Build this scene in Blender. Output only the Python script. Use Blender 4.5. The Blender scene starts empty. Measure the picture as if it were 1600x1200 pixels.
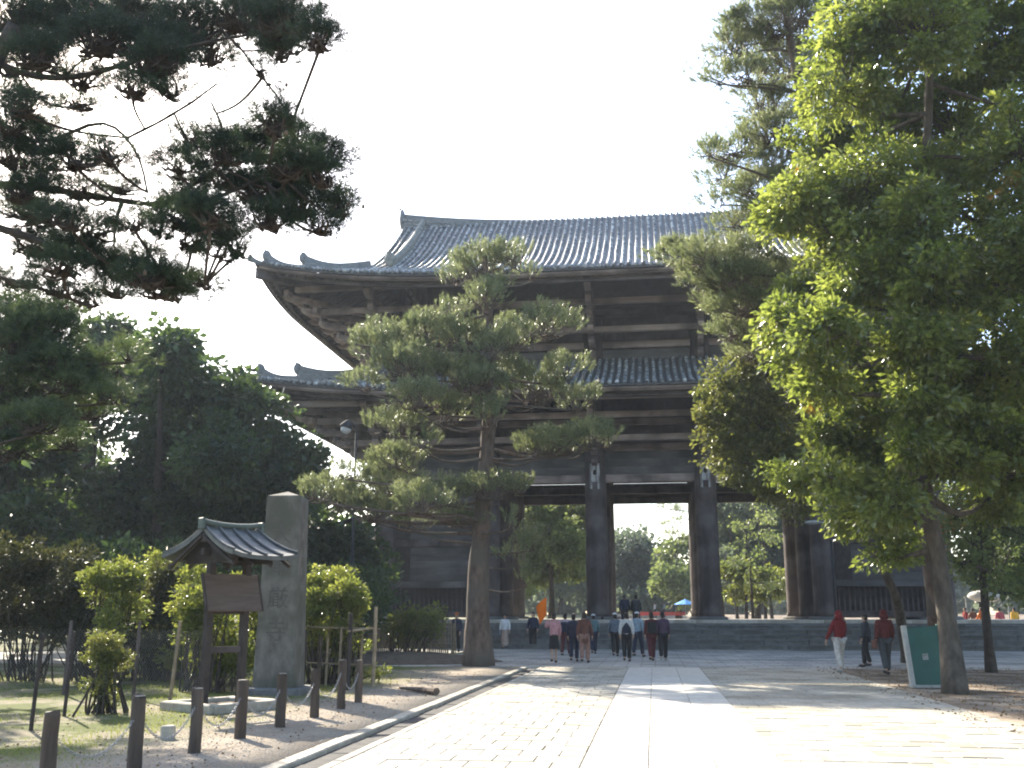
import bpy, bmesh, math, random
import numpy as np
from mathutils import Vector, Matrix

sc = bpy.context.scene
rng = np.random.default_rng(7)
random.seed(7)

# ---------------------------------------------------------------- camera
EYE = 1.55
PITCH = math.atan(362 / 1600.0)
YAW = math.radians(7.7)
cam_data = bpy.data.cameras.new('camera')
cam_data.lens = 36.0
cam_data.sensor_width = 36.0
cam_data.clip_end = 3000
cam = bpy.data.objects.new('camera', cam_data)
sc.collection.objects.link(cam)
cam.location = (0, 0, EYE)
cam.rotation_euler = (math.pi / 2 + PITCH, 0, YAW)
sc.camera = cam

# ---------------------------------------------------------------- light
SUN_EL = math.radians(33.5)
SUN_DIR = Vector((-0.63, 0.776, 0))
SUN_DIR.normalize()
SUN_DIR = Vector((SUN_DIR.x * math.cos(SUN_EL), SUN_DIR.y * math.cos(SUN_EL), math.sin(SUN_EL)))
world = bpy.data.worlds.new('World')
sc.world = world
world.use_nodes = True
wn = world.node_tree
wn.nodes.clear()
sky = wn.nodes.new('ShaderNodeTexSky')
sky.sky_type = 'NISHITA'
sky.sun_disc = False
sky.sun_elevation = SUN_EL
sky.sun_rotation = math.atan2(SUN_DIR.x, SUN_DIR.y)
sky.air_density = 1.0
sky.dust_density = 1.6
sky.ozone_density = 1.0
bg = wn.nodes.new('ShaderNodeBackground')
bg.inputs['Strength'].default_value = 0.15
wo = wn.nodes.new('ShaderNodeOutputWorld')
wn.links.new(sky.outputs[0], bg.inputs[0])
wn.links.new(bg.outputs[0], wo.inputs[0])

sun_data = bpy.data.lights.new('sun', 'SUN')
sun_data.energy = 4.8
sun_data.angle = math.radians(0.6)
sun_data.color = (1.0, 0.91, 0.76)
sun = bpy.data.objects.new('sun', sun_data)
sun.rotation_euler = SUN_DIR.to_track_quat('Z', 'Y').to_euler()
sun.location = (-30, 30, 50)
sc.collection.objects.link(sun)

sc.view_settings.view_transform = 'Standard'
sc.view_settings.look = 'None'
sc.view_settings.exposure = 1.66
sc.view_settings.gamma = 1.0
sc.view_settings.use_curve_mapping = False
sc.cycles.filter_width = 2.0
sc.cycles.max_bounces = 8
sc.cycles.transparent_max_bounces = 8
sc.cycles.sample_clamp_indirect = 6

# ---------------------------------------------------------------- helpers
_f = (-math.sin(YAW) * math.cos(PITCH), math.cos(YAW) * math.cos(PITCH), math.sin(PITCH))
_r = (math.cos(YAW), math.sin(YAW), 0.0)
_u = (_r[1] * _f[2], -_r[0] * _f[2], _r[0] * _f[1] - _r[1] * _f[0])

def at(px, py, Y):
    "world point seen at survey coordinates (px, py) of the site photograph, at distance Y along the path"
    a = (px - 800) / 1600.0
    b = (600 - py) / 1600.0
    d = [_f[i] + a * _r[i] + b * _u[i] for i in range(3)]
    t = Y / d[1]
    return np.array((d[0] * t, Y, EYE + d[2] * t))

def on_ground(px, py, z=0.0):
    a = (px - 800) / 1600.0
    b = (600 - py) / 1600.0
    d = [_f[i] + a * _r[i] + b * _u[i] for i in range(3)]
    t = (z - EYE) / d[2]
    return np.array((d[0] * t, d[1] * t, z))

def px_m(Y):
    return Y / 1600.0 * 0.985

def terrain(y):
    t = min(max((y - 68.0) / 65.0, 0.0), 1.0)
    return 1.7 * t * t * (3 - 2 * t)

class Geo:
    def __init__(self):
        self.v = []; self.q = []; self.t = []; self.n = 0
    def add(self, v, q=None, t=None):
        v = np.asarray(v, dtype=np.float32).reshape(-1, 3)
        if q is not None and len(q): self.q.append(np.asarray(q, dtype=np.int64).reshape(-1, 4) + self.n)
        if t is not None and len(t): self.t.append(np.asarray(t, dtype=np.int64).reshape(-1, 3) + self.n)
        self.v.append(v); self.n += len(v)
        return self
    def box(self, c, s, rot=None, taper=1.0):
        x, y, z = [k / 2.0 for k in s]
        V = np.array([(-x, -y, -z), (x, -y, -z), (x, y, -z), (-x, y, -z),
                      (-x * taper, -y * taper, z), (x * taper, -y * taper, z), (x * taper, y * taper, z), (-x * taper, y * taper, z)])
        if rot is not None: V = V @ np.array(rot).T
        V = V + np.array(c)
        return self.add(V, [(0, 3, 2, 1), (4, 5, 6, 7), (0, 1, 5, 4), (1, 2, 6, 5), (2, 3, 7, 6), (3, 0, 4, 7)])
    def bbox(self, c, s, b=0.02, rot=None):
        "box with chamfered edges"
        x, y, z = [k / 2.0 for k in s]
        b = min(b, x * .9, y * .9, z * .9)
        bm = bmesh.new()
        bmesh.ops.create_cube(bm, size=1.0)
        for w in bm.verts: w.co = Vector((w.co.x * 2 * x, w.co.y * 2 * y, w.co.z * 2 * z))
        bmesh.ops.bevel(bm, geom=list(bm.edges), offset=b, segments=1, affect='EDGES')
        return self.bm(bm, c, rot)
    def bm(self, bm, c=(0, 0, 0), rot=None):
        bm.verts.ensure_lookup_table()
        V = np.array([w.co[:] for w in bm.verts])
        if rot is not None: V = V @ np.array(rot).T
        V = V + np.array(c)
        q = []; t = []
        for f in bm.faces:
            k = [w.index for w in f.verts]
            if len(k) == 4: q.append(k)
            else:
                for i in range(1, len(k) - 1): t.append((k[0], k[i], k[i + 1]))
        bm.free()
        return self.add(V, q, t)
    def tube(self, P, R, n=8, cap=True, squash=None):
        P = np.asarray(P, dtype=float); m = len(P)
        R = np.full(m, R) if np.isscalar(R) else np.asarray(R, dtype=float)
        T = np.gradient(P, axis=0); T /= (np.linalg.norm(T, axis=1)[:, None] + 1e-9)
        ref = np.array((0, 0, 1.0)) if abs(T[:, 2]).mean() < .8 else np.array((1.0, 0, 0))
        A = np.cross(T, ref); A /= (np.linalg.norm(A, axis=1)[:, None] + 1e-9)
        B = np.cross(T, A)
        an = np.arange(n) / n * 2 * math.pi
        V = P[:, None] + R[:, None, None] * (np.cos(an)[None, :, None] * A[:, None] + np.sin(an)[None, :, None] * B[:, None])
        V = V.reshape(-1, 3)
        i = np.arange(m - 1)[:, None] * n; j = np.arange(n)[None, :]; j2 = (j + 1) % n
        q = np.stack([i + j, i + n + j, i + n + j2, i + j2], -1).reshape(-1, 4)
        t = []
        if cap:
            V = np.vstack([V, P[0], P[-1]])
            for k in range(n):
                t.append((m * n, k, (k + 1) % n)); t.append((m * n + 1, (m - 1) * n + (k + 1) % n, (m - 1) * n + k))
        return self.add(V, q, t)
    def sweep(self, P, w, h, up=(0, 0, 1.0), closed=False):
        "rectangular section swept along P (P is the middle of the bottom edge)"
        P = np.asarray(P, dtype=float); m = len(P)
        w = np.full(m, w) if np.isscalar(w) else np.asarray(w)
        h = np.full(m, h) if np.isscalar(h) else np.asarray(h)
        T = np.gradient(P, axis=0); T /= np.linalg.norm(T, axis=1)[:, None]
        U = np.array(up)
        S = np.cross(T, U); S /= (np.linalg.norm(S, axis=1)[:, None] + 1e-9)
        V = np.stack([P - S * w[:, None] / 2, P + S * w[:, None] / 2, P + S * w[:, None] / 2 + U * h[:, None], P - S * w[:, None] / 2 + U * h[:, None]], 1).reshape(-1, 3)
        i = np.arange(m - 1)[:, None] * 4; j = np.arange(4)[None, :]; j2 = (j + 1) % 4
        q = np.stack([i + j, i + 4 + j, i + 4 + j2, i + j2], -1).reshape(-1, 4).tolist()
        q += [(0, 1, 2, 3), (4 * m - 1, 4 * m - 2, 4 * m - 3, 4 * m - 4)]
        return self.add(V, q)
    def blob(self, c, r, rot=None, sub=2, noise=0.0, seed=0):
        bm = bmesh.new()
        bmesh.ops.create_icosphere(bm, subdivisions=sub, radius=1)
        rs = np.random.default_rng(seed)
        for w in bm.verts:
            k = 1 + noise * rs.normal()
            w.co = Vector((w.co.x * r[0] * k, w.co.y * r[1] * k, w.co.z * r[2] * k))
        return self.bm(bm, c, rot)
    def grid(self, V, nu, nv, flip=False):
        "V is (nu*nv) points, u slow"
        i = np.arange(nu - 1)[:, None] * nv; j = np.arange(nv - 1)[None, :]
        q = np.stack([i + j, i + nv + j, i + nv + j + 1, i + j + 1], -1).reshape(-1, 4)
        if flip: q = q[:, ::-1]
        return self.add(V, q)
    def mesh(self, name, mats, smooth=False, mi=None):
        V = np.concatenate(self.v).astype(np.float32) if self.v else np.zeros((0, 3), np.float32)
        q = np.concatenate(self.q) if self.q else np.zeros((0, 4), np.int64)
        t = np.concatenate(self.t) if self.t else np.zeros((0, 3), np.int64)
        me = bpy.data.meshes.new(name)
        me.vertices.add(len(V)); me.vertices.foreach_set('co', V.ravel())
        nl = q.size + t.size
        me.loops.add(nl)
        me.loops.foreach_set('vertex_index', np.concatenate([q.ravel(), t.ravel()]).astype(np.int32))
        me.polygons.add(len(q) + len(t))
        tot = np.concatenate([np.full(len(q), 4), np.full(len(t), 3)]).astype(np.int32)
        st = np.concatenate([[0], np.cumsum(tot)[:-1]]).astype(np.int32) if len(tot) else tot
        me.polygons.foreach_set('loop_start', st)
        me.polygons.foreach_set('loop_total', tot)
        me.polygons.foreach_set('use_smooth', np.full(len(tot), bool(smooth)))
        me.update(calc_edges=True)
        me.validate()
        if not isinstance(mats, (list, tuple)): mats = [mats]
        for k in mats: me.materials.append(k)
        return me
    def build(self, name, mat, parent=None, smooth=False, **kw):
        return link(name, self.mesh(name, mat, smooth), parent, **kw)

def link(name, me, parent=None, label=None, cat=None, group=None, kind=None, loc=None):
    o = bpy.data.objects.new(name, me)
    sc.collection.objects.link(o)
    if parent is not None:
        o.parent = parent
        if loc is None and me is not None and parent.type == 'EMPTY' and not parent.get('_local'):
            pass
    if loc is not None: o.location = loc
    if label: o['label'] = label
    if cat: o['category'] = cat
    if group: o['group'] = group
    if kind: o['kind'] = kind
    return o

def thing(name, label, cat, loc=(0, 0, 0), rz=0.0, group=None, kind=None):
    o = link(name, None, None, label, cat, group, kind, tuple(float(k) for k in loc))
    o.rotation_euler = (0, 0, rz)
    return o

def rotz(a):
    c, s = math.cos(a), math.sin(a)
    return np.array(((c, -s, 0), (s, c, 0), (0, 0, 1)))
def rotx(a):
    c, s = math.cos(a), math.sin(a)
    return np.array(((1, 0, 0), (0, c, -s), (0, s, c)))
def roty(a):
    c, s = math.cos(a), math.sin(a)
    return np.array(((c, 0, s), (0, 1, 0), (-s, 0, c)))

# ---------------------------------------------------------------- materials
def mat(name, c1, c2, scale=3.0, rough=.8, bump=0.0, bscale=None, stretch=(1, 1, 1), c3=None, s3=.4, spec=.3, lo=.35, hi=.65, detail=6, coords='Object', rand=0.0, metal=0.0, mix3=.5):
    m = bpy.data.materials.new(name); m.use_nodes = True
    nt = m.node_tree; N = nt.nodes; L = nt.links
    b = N['Principled BSDF']
    tc = N.new('ShaderNodeTexCoord')
    mp = N.new('ShaderNodeMapping'); mp.inputs['Scale'].default_value = stretch
    src = tc.outputs[coords]
    if rand:
        oi = N.new('ShaderNodeObjectInfo')
        ad = N.new('ShaderNodeVectorMath'); ad.operation = 'ADD'
        ml = N.new('ShaderNodeMath'); ml.operation = 'MULTIPLY'; ml.inputs[1].default_value = 40
        L.new(oi.outputs['Random'], ml.inputs[0]); L.new(src, ad.inputs[0]); L.new(ml.outputs[0], ad.inputs[1])
        src = ad.outputs[0]
    L.new(src, mp.inputs[0])
    n1 = N.new('ShaderNodeTexNoise'); n1.inputs['Scale'].default_value = scale; n1.inputs['Detail'].default_value = detail
    n1.inputs['Roughness'].default_value = .65
    L.new(mp.outputs[0], n1.inputs['Vector'])
    r = N.new('ShaderNodeValToRGB'); r.color_ramp.elements[0].position = lo; r.color_ramp.elements[1].position = hi
    r.color_ramp.elements[0].color = (*c1, 1); r.color_ramp.elements[1].color = (*c2, 1)
    L.new(n1.outputs['Fac'], r.inputs[0])
    out = r.outputs[0]
    if c3:
        n2 = N.new('ShaderNodeTexNoise'); n2.inputs['Scale'].default_value = s3; n2.inputs['Detail'].default_value = 4
        L.new(src, n2.inputs['Vector'])
        r2 = N.new('ShaderNodeValToRGB'); r2.color_ramp.elements[0].position = .45; r2.color_ramp.elements[1].position = .62
        L.new(n2.outputs['Fac'], r2.inputs[0])
        r2.color_ramp.elements[1].color = (mix3 * 2, mix3 * 2, mix3 * 2, 1) if mix3 < .5 else (1, 1, 1, 1)
        mx = N.new('ShaderNodeMixRGB'); mx.inputs[2].default_value = (*c3, 1)
        L.new(r2.outputs[0], mx.inputs[0]); L.new(out, mx.inputs[1]); out = mx.outputs[0]
    if rand:
        hs = N.new('ShaderNodeHueSaturation')
        mr = N.new('ShaderNodeMapRange'); mr.inputs[3].default_value = 1 - rand; mr.inputs[4].default_value = 1 + rand
        L.new(oi.outputs['Random'], mr.inputs[0]); L.new(mr.outputs[0], hs.inputs['Value']); L.new(out, hs.inputs['Color']); out = hs.outputs[0]
    L.new(out, b.inputs['Base Color'])
    b.inputs['Roughness'].default_value = rough
    b.inputs['Specular IOR Level'].default_value = spec
    b.inputs['Metallic'].default_value = metal
    if bump:
        nb = N.new('ShaderNodeTexNoise'); nb.inputs['Scale'].default_value = bscale or scale * 3; nb.inputs['Detail'].default_value = 8
        L.new(mp.outputs[0], nb.inputs['Vector'])
        bp = N.new('ShaderNodeBump'); bp.inputs['Strength'].default_value = min(1, bump * 10); bp.inputs['Distance'].default_value = bump
        L.new(nb.outputs['Fac'], bp.inputs['Height']); L.new(bp.outputs[0], b.inputs['Normal'])
    return m

def leafmat(name, c1, c2, t1, t2, rough=.45, trans=.5, spec=.4, scale=1.2, c3=None, amt3=.0):
    "leaf: reflecting and letting light through, colour varies from spray to spray and from leaf to leaf"
    m = bpy.data.materials.new(name); m.use_nodes = True
    nt = m.node_tree; N = nt.nodes; L = nt.links
    b = N['Principled BSDF']; out = N['Material Output']
    tc = N.new('ShaderNodeTexCoord')
    n1 = N.new('ShaderNodeTexNoise'); n1.inputs['Scale'].default_value = scale; n1.inputs['Detail'].default_value = 3
    n2 = N.new('ShaderNodeTexNoise'); n2.inputs['Scale'].default_value = scale * 11; n2.inputs['Detail'].default_value = 1
    L.new(tc.outputs['Object'], n1.inputs['Vector']); L.new(tc.outputs['Object'], n2.inputs['Vector'])
    av = N.new('ShaderNodeMath'); av.operation = 'ADD'
    L.new(n1.outputs['Fac'], av.inputs[0]); L.new(n2.outputs['Fac'], av.inputs[1])
    hv = N.new('ShaderNodeMapRange'); hv.inputs[1].default_value = .75; hv.inputs[2].default_value = 1.25
    L.new(av.outputs[0], hv.inputs[0])
    def pair(a, c):
        mx = N.new('ShaderNodeMixRGB'); mx.inputs[1].default_value = (*a, 1); mx.inputs[2].default_value = (*c, 1)
        L.new(hv.outputs[0], mx.inputs[0]); o = mx.outputs[0]
        if c3:
            n3 = N.new('ShaderNodeTexNoise'); n3.inputs['Scale'].default_value = scale * .6
            L.new(tc.outputs['Object'], n3.inputs['Vector'])
            g = N.new('ShaderNodeMapRange'); g.inputs[1].default_value = .68 - amt3; g.inputs[2].default_value = .72 - amt3
            L.new(n3.outputs['Fac'], g.inputs[0])
            m3 = N.new('ShaderNodeMixRGB'); m3.inputs[2].default_value = (*c3, 1)
            L.new(g.outputs[0], m3.inputs[0]); L.new(o, m3.inputs[1]); o = m3.outputs[0]
        return o
    L.new(pair(c1, c2), b.inputs['Base Color'])
    b.inputs['Roughness'].default_value = rough
    b.inputs['Specular IOR Level'].default_value = spec
    tr = N.new('ShaderNodeBsdfTranslucent')
    L.new(pair(t1, t2), tr.inputs['Color'])
    ms = N.new('ShaderNodeMixShader'); ms.inputs[0].default_value = trans
    L.new(b.outputs[0], ms.inputs[1]); L.new(tr.outputs[0], ms.inputs[2]); L.new(ms.outputs[0], out.inputs['Surface'])
    return m

M = {}
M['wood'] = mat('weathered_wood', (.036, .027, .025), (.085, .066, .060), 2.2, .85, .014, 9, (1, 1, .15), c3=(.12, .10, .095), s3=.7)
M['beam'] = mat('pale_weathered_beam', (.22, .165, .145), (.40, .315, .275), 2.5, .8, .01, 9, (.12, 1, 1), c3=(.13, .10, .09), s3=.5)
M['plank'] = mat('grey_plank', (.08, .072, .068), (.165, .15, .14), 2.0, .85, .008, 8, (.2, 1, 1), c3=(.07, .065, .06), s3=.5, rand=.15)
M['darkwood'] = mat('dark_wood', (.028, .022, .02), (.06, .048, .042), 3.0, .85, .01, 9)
M['tile'] = mat('roof_tile', (.05, .055, .062), (.50, .50, .48), 4.2, .40, .006, 12, (1, 1, 1), c3=(.13, .135, .13), s3=1.3, spec=.5, lo=.42, hi=.60, detail=3, rand=.18)
M['tilepan'] = mat('pan_tile', (.045, .05, .055), (.13, .13, .13), 4, .5, .01, 14, spec=.5)
M['ridge'] = mat('ridge_tile', (.09, .095, .10), (.20, .20, .19), 4, .5, .02, 16, (1, 1, 3), spec=.5)
M['mossridge'] = mat('mossy_ridge_tile', (.14, .14, .12), (.30, .29, .25), 4, .7, .02, 16)
M['stone'] = mat('platform_stone', (.11, .11, .11), (.20, .20, .195), 3, .8, .01, 20, c3=(.12, .12, .11), s3=.7, rand=.12)
M['slab'] = mat('paving_slab', (.38, .345, .285), (.53, .49, .41), 5, .72, .004, 60, c3=(.31, .28, .22), s3=.9, rand=.09, spec=.35)
M['slab2'] = mat('centre_slab', (.44, .41, .36), (.58, .55, .49), 4, .68, .003, 60, rand=.07, spec=.35)
M['joint'] = mat('joint_sand', (.16, .135, .10), (.27, .23, .175), 9, .95, .004, 90)
M['kerb'] = mat('kerb_stone', (.28, .25, .20), (.41, .375, .31), 5, .8, .006, 50, rand=.12)
M['gutter'] = mat('gutter_stone', (.03, .03, .032), (.075, .07, .065), 5, .85, .006, 50, rand=.1)
M['monolith'] = mat('inscribed_granite', (.10, .09, .078), (.18, .165, .145), 5, .85, .012, 60, (1, 1, .5), c3=(.085, .085, .065), s3=1.4)
M['carve'] = mat('carved_strokes', (.082, .075, .065), (.115, .105, .092), 9, .9)
M['bollard'] = mat('bollard_wood', (.045, .033, .026), (.10, .076, .058), 9, .85, .006, 40, (1, 1, .12), rand=.15)
M['bolltop'] = mat('bollard_end_grain', (.22, .19, .15), (.34, .30, .25), 20, .85)
M['chain'] = mat('steel_chain', (.3, .3, .3), (.42, .42, .43), 5, .4, metal=.8, spec=.5)
M['bark'] = mat('pine_bark', (.06, .04, .03), (.16, .115, .09), 5, .9, .05, 9, (1, 1, .45), c3=(.10, .085, .07), s3=1.0)
M['bark2'] = mat('camphor_bark', (.045, .036, .027), (.12, .098, .076), 5, .9, .04, 12, (1, 1, .35))
M['barkdark'] = mat('dark_bark', (.03, .025, .02), (.07, .055, .045), 6, .9, .02, 14)
M['bamboo'] = mat('old_bamboo', (.17, .13, .085), (.30, .24, .165), 6, .8, rand=.2)
M['soil'] = mat('root_soil', (.06, .045, .033), (.13, .10, .07), 5, .95, .03, 25)
M['copper'] = mat('green_copper', (.05, .07, .06), (.10, .13, .11), 6, .55, spec=.5)
M['shingle'] = mat('copper_sheet', (.045, .05, .05), (.10, .105, .10), 5, .5, .002, 30, spec=.5)
M['brownboard'] = mat('brown_notice_board', (.075, .055, .045), (.12, .09, .075), 4, .7, .003, 30, (.3, 1, 3))
M['wire'] = mat('wire', (.25, .25, .24), (.35, .35, .33), 5, .5, metal=.5)
M['green'] = mat('green_panel', (.014, .075, .062), (.022, .10, .08), 3, .5, spec=.4)
M['palegrey'] = mat('pale_grey_metal', (.28, .28, .26), (.40, .40, .37), 6, .6)
M['lampdark'] = mat('lamp_metal', (.025, .025, .027), (.045, .045, .047), 5, .8, spec=.15)
M['whitewash'] = mat('worn_whitewash', (.10, .09, .085), (.46, .44, .42), 3, .9, .004, 20, (3, 3, .5), lo=.38, hi=.55)
M['lampglass'] = mat('frosted_lamp_glass', (.5, .5, .5), (.65, .65, .65), 3, .2, spec=.6)
M['grassblade'] = leafmat('grass_blades', (.09, .13, .03), (.17, .19, .06), (.26, .32, .05), (.42, .42, .12), .7, .4, .2, 2)

def ground_mat():
    m = bpy.data.materials.new('dirt_and_grass'); m.use_nodes = True
    nt = m.node_tree; N = nt.nodes; L = nt.links
    b = N['Principled BSDF']; b.inputs['Roughness'].default_value = .95; b.inputs['Specular IOR Level'].default_value = .15
    tc = N.new('ShaderNodeTexCoord')
    def noise(s, d=6, r=.6):
        n = N.new('ShaderNodeTexNoise'); n.inputs['Scale'].default_value = s; n.inputs['Detail'].default_value = d; n.inputs['Roughness'].default_value = r
        L.new(tc.outputs['Object'], n.inputs['Vector']); return n.outputs['Fac']
    def ramp(f, a, c, p0, p1):
        r = N.new('ShaderNodeValToRGB'); e = r.color_ramp.elements
        e[0].position = p0; e[1].position = p1; e[0].color = (*a, 1); e[1].color = (*c, 1)
        L.new(f, r.inputs[0]); return r.outputs[0]
    dirt = ramp(noise(45, 5, .8), (.12, .09, .065), (.50, .43, .34), .36, .64)
    d2 = ramp(noise(1.1), (.24, .19, .14), (.37, .32, .26), .4, .65)
    mx = N.new('ShaderNodeMixRGB'); mx.inputs[0].default_value = .5; L.new(dirt, mx.inputs[1]); L.new(d2, mx.inputs[2])
    grass = ramp(noise(40, 3), (.055, .07, .02), (.14, .155, .05), .35, .65)
    patch = ramp(noise(.55, 7, .7), (0, 0, 0), (1, 1, 1), .46, .56)
    sx = N.new('ShaderNodeSeparateXYZ'); L.new(tc.outputs['Object'], sx.inputs[0])
    # lawn lies left of the bollard row
    g = N.new('ShaderNodeMapRange'); g.inputs[1].default_value = -5.6; g.inputs[2].default_value = -7.4
    L.new(sx.outputs[0], g.inputs[0])
    mu = N.new('ShaderNodeMath'); mu.operation = 'MULTIPLY'; L.new(g.outputs[0], mu.inputs[0])
    ad = N.new('ShaderNodeMath'); ad.operation = 'ADD'; ad.inputs[1].default_value = .35; L.new(patch, ad.inputs[0]); ad.use_clamp = True
    L.new(ad.outputs[0], mu.inputs[1])
    # brown needle litter on the right, its colour darkened to stand in for shade
    lit = ramp(noise(.8, 6, .7), (0, 0, 0), (1, 1, 1), .40, .60)
    gr = N.new('ShaderNodeMapRange'); gr.inputs[1].default_value = 4.7; gr.inputs[2].default_value = 6.0
    L.new(sx.outputs[0], gr.inputs[0])
    m2 = N.new('ShaderNodeMath'); m2.operation = 'MULTIPLY'; L.new(gr.outputs[0], m2.inputs[0]); L.new(lit, m2.inputs[1])
    c1 = N.new('ShaderNodeMixRGB'); L.new(mu.outputs[0], c1.inputs[0]); L.new(mx.outputs[0], c1.inputs[1]); L.new(grass, c1.inputs[2])
    c2 = N.new('ShaderNodeMixRGB'); L.new(m2.outputs[0], c2.inputs[0]); L.new(c1.outputs[0], c2.inputs[1]); c2.inputs[2].default_value = (.10, .07, .05, 1)
    L.new(c2.outputs[0], b.inputs['Base Color'])
    bp = N.new('ShaderNodeBump'); bp.inputs['Distance'].default_value = .02; bp.inputs['Strength'].default_value = .8
    L.new(noise(35, 8, .7), bp.inputs['Height']); L.new(bp.outputs[0], b.inputs['Normal'])
    return m
M['ground'] = ground_mat()

def plaza_mat():
    m = mat('plaza_paving', (.37, .345, .30), (.52, .485, .43), 2.5, .75, 0, c3=(.26, .25, .23), s3=.5)
    nt = m.node_tree; N = nt.nodes; L = nt.links; b = N['Principled BSDF']
    src = b.inputs['Base Color'].links[0].from_socket
    tc = N.new('ShaderNodeTexCoord')
    br = N.new('ShaderNodeTexBrick'); br.inputs['Scale'].default_value = 1.0
    br.inputs['Brick Width'].default_value = .9; br.inputs['Row Height'].default_value = .62; br.inputs['Mortar Size'].default_value = .018
    br.inputs['Color1'].default_value = (1, 1, 1, 1); br.inputs['Color2'].default_value = (.8, .8, .8, 1); br.inputs['Mortar'].default_value = (.35, .32, .28, 1)
    L.new(tc.outputs['Object'], br.inputs['Vector'])
    mx = N.new('ShaderNodeMixRGB'); mx.blend_type = 'MULTIPLY'; mx.inputs[0].default_value = 1
    L.new(src, mx.inputs[1]); L.new(br.outputs['Color'], mx.inputs[2]); L.new(mx.outputs[0], b.inputs['Base Color'])
    return m
M['plaza'] = plaza_mat()
# ================================================================ SETTING: ground, path, platform
xs_g = np.concatenate([np.linspace(-600, -40, 12), np.linspace(-36, -6, 16), np.array([-5.2, -4.105, -4.095, -3, 0, 3, 5.19, 5.2, 5.6]), np.linspace(6, 36, 16), np.linspace(40, 600, 12)])
ys_g = np.concatenate([np.linspace(-60, 32, 30), np.array([33.2, 33.6]), np.linspace(35, 66, 14), np.linspace(68, 140, 37), np.linspace(150, 900, 12)])
V = []
for x in xs_g:
    for y in ys_g:
        z = terrain(y) - .012
        if -60 < y < 33.5 and -4.1 < x < 5.195: z = -.24
        if (x < -6 and y < 48) : z += .05 * math.sin(x * 1.3) * math.cos(y * .7) * min(1, (-6 - x) / 3)
        V.append((x, y, z))
Geo().grid(V, len(xs_g), len(ys_g)).build('ground', M['ground'], kind='structure', smooth=True)

# plaza in front of the gate
Geo().box((2.0, 42.0, -.05), (60, 18, .10)).build('plaza', M['plaza'], kind='structure')

# stone path: bed, slabs, borders, gutters, kerbs
path = Geo().box((.59, 13.0, -.23), (9.2, 41.6, .20)).box((-2.1, 13.0, -.085), (2.9, 41.0, .13)).box((.26, 13.0, -.09), (2.2, 41.0, .12)).box((3.28, 13.0, -.085), (3.9, 41.0, .13)).build('stone_path', M['joint'], kind='structure')
def mk_slab(name, w, d, hh=.08, b=.009):
    return Geo().bbox((0, 0, -hh / 2), (w, d, hh), b).mesh(name, M['slab'])
slab_me = [mk_slab('slab', .632, .612 + k * .0, .08, .008) for k in range(1)]
rows = 88
slabs = []
y0 = -6.0
for r in range(rows):
    y = y0 + r * .485
    if y > 33.4: break
    off = .23 * (r % 2) + .05 * random.random()
    for side in (0, 1):
        xa = -3.40 if side == 0 else 1.335
        xb = -.825 if side == 0 else 5.2
        cuts = [xa]; x = xa - off + .46
        while x < xb - .16:
            if x > xa + .16: cuts.append(x)
            x += .46
        cuts.append(xb)
        for l, rr in zip(cuts[:-1], cuts[1:]): slabs.append(((l + rr) / 2, y, rr - l, .453))
def tilt(o):
    o.rotation_euler = (random.gauss(0, .0012), random.gauss(0, .0012), random.gauss(0, .004))
near = sorted([s for s in slabs if s[1] > 9], key=lambda s: s[1])[:285]
nearset = set(near)
cache = {}
for s in near:
    k = round(s[2], 2)
    if k not in cache: cache[k] = Geo().bbox((0, 0, -.04), (s[2] - .010, s[3], .08), .006).mesh('slab', M['slab'])
    o = link('slab', cache[k], path, loc=(s[0], s[1], -.002 + random.gauss(0, .0025))); tilt(o)
g = Geo()
for s in slabs:
    if s in nearset: continue
    g.box((s[0], s[1], -.043 + random.gauss(0, .002)), (s[2] - .016, s[3], .08))
g.build('distant_slab', M['slab'], path, kind='stuff')
# central strip, three lanes of long slabs
cw = (1.33 + .82) / 3
cme = Geo().bbox((0, 0, -.045), (cw - .010, 1.178, .09), .006).mesh('centre_slab', M['slab2'])
g = Geo()
for r in range(36):
    for c in range(3):
        y = -6 + r * 1.2 + (.6 if c == 1 else 0)
        x = -.82 + cw * (c + .5)
        if y > 33.2: continue
        if 8 < y < 27.5:
            o = link('centre_slab', cme, path, loc=(x, y, .001 + random.gauss(0, .0012))); o.rotation_euler = (random.gauss(0, .001), random.gauss(0, .001), 0)
        else: g.box((x, y, -.047), (cw - .01, 1.19, .09))
g.build('distant_centre_slab', M['slab2'], path, kind='stuff')
# border, gutter, kerb on both sides
bme = Geo().bbox((0, 0, -.04), (.13, .985, .085), .01).mesh('border_stone', M['kerb'])
kme = Geo().bbox((0, 0, -.02), (.20, .985, .16), .015).mesh('kerb_stone', M['kerb'])
gme = Geo().bbox((0, 0, -.04), (.40, .985, .06), .01).mesh('gutter_stone', M['gutter'])
for sgn, c in ((-1, .255),):
    for k in range(40):
        y = -6 + k * 1.0
        if y > 32.6: continue
        for me, nm, d, z in ((bme, 'border_stone', 3.725, -.003), (gme, 'gutter_stone', 3.985, -.042), (kme, 'kerb_stone', 4.27, -.052)):
            if sgn > 0 and nm != 'border_stone' and False: continue
            o = link(nm, me, path, loc=(c + sgn * d, y + random.gauss(0, .003), z + random.gauss(0, .003))); tilt(o)

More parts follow.
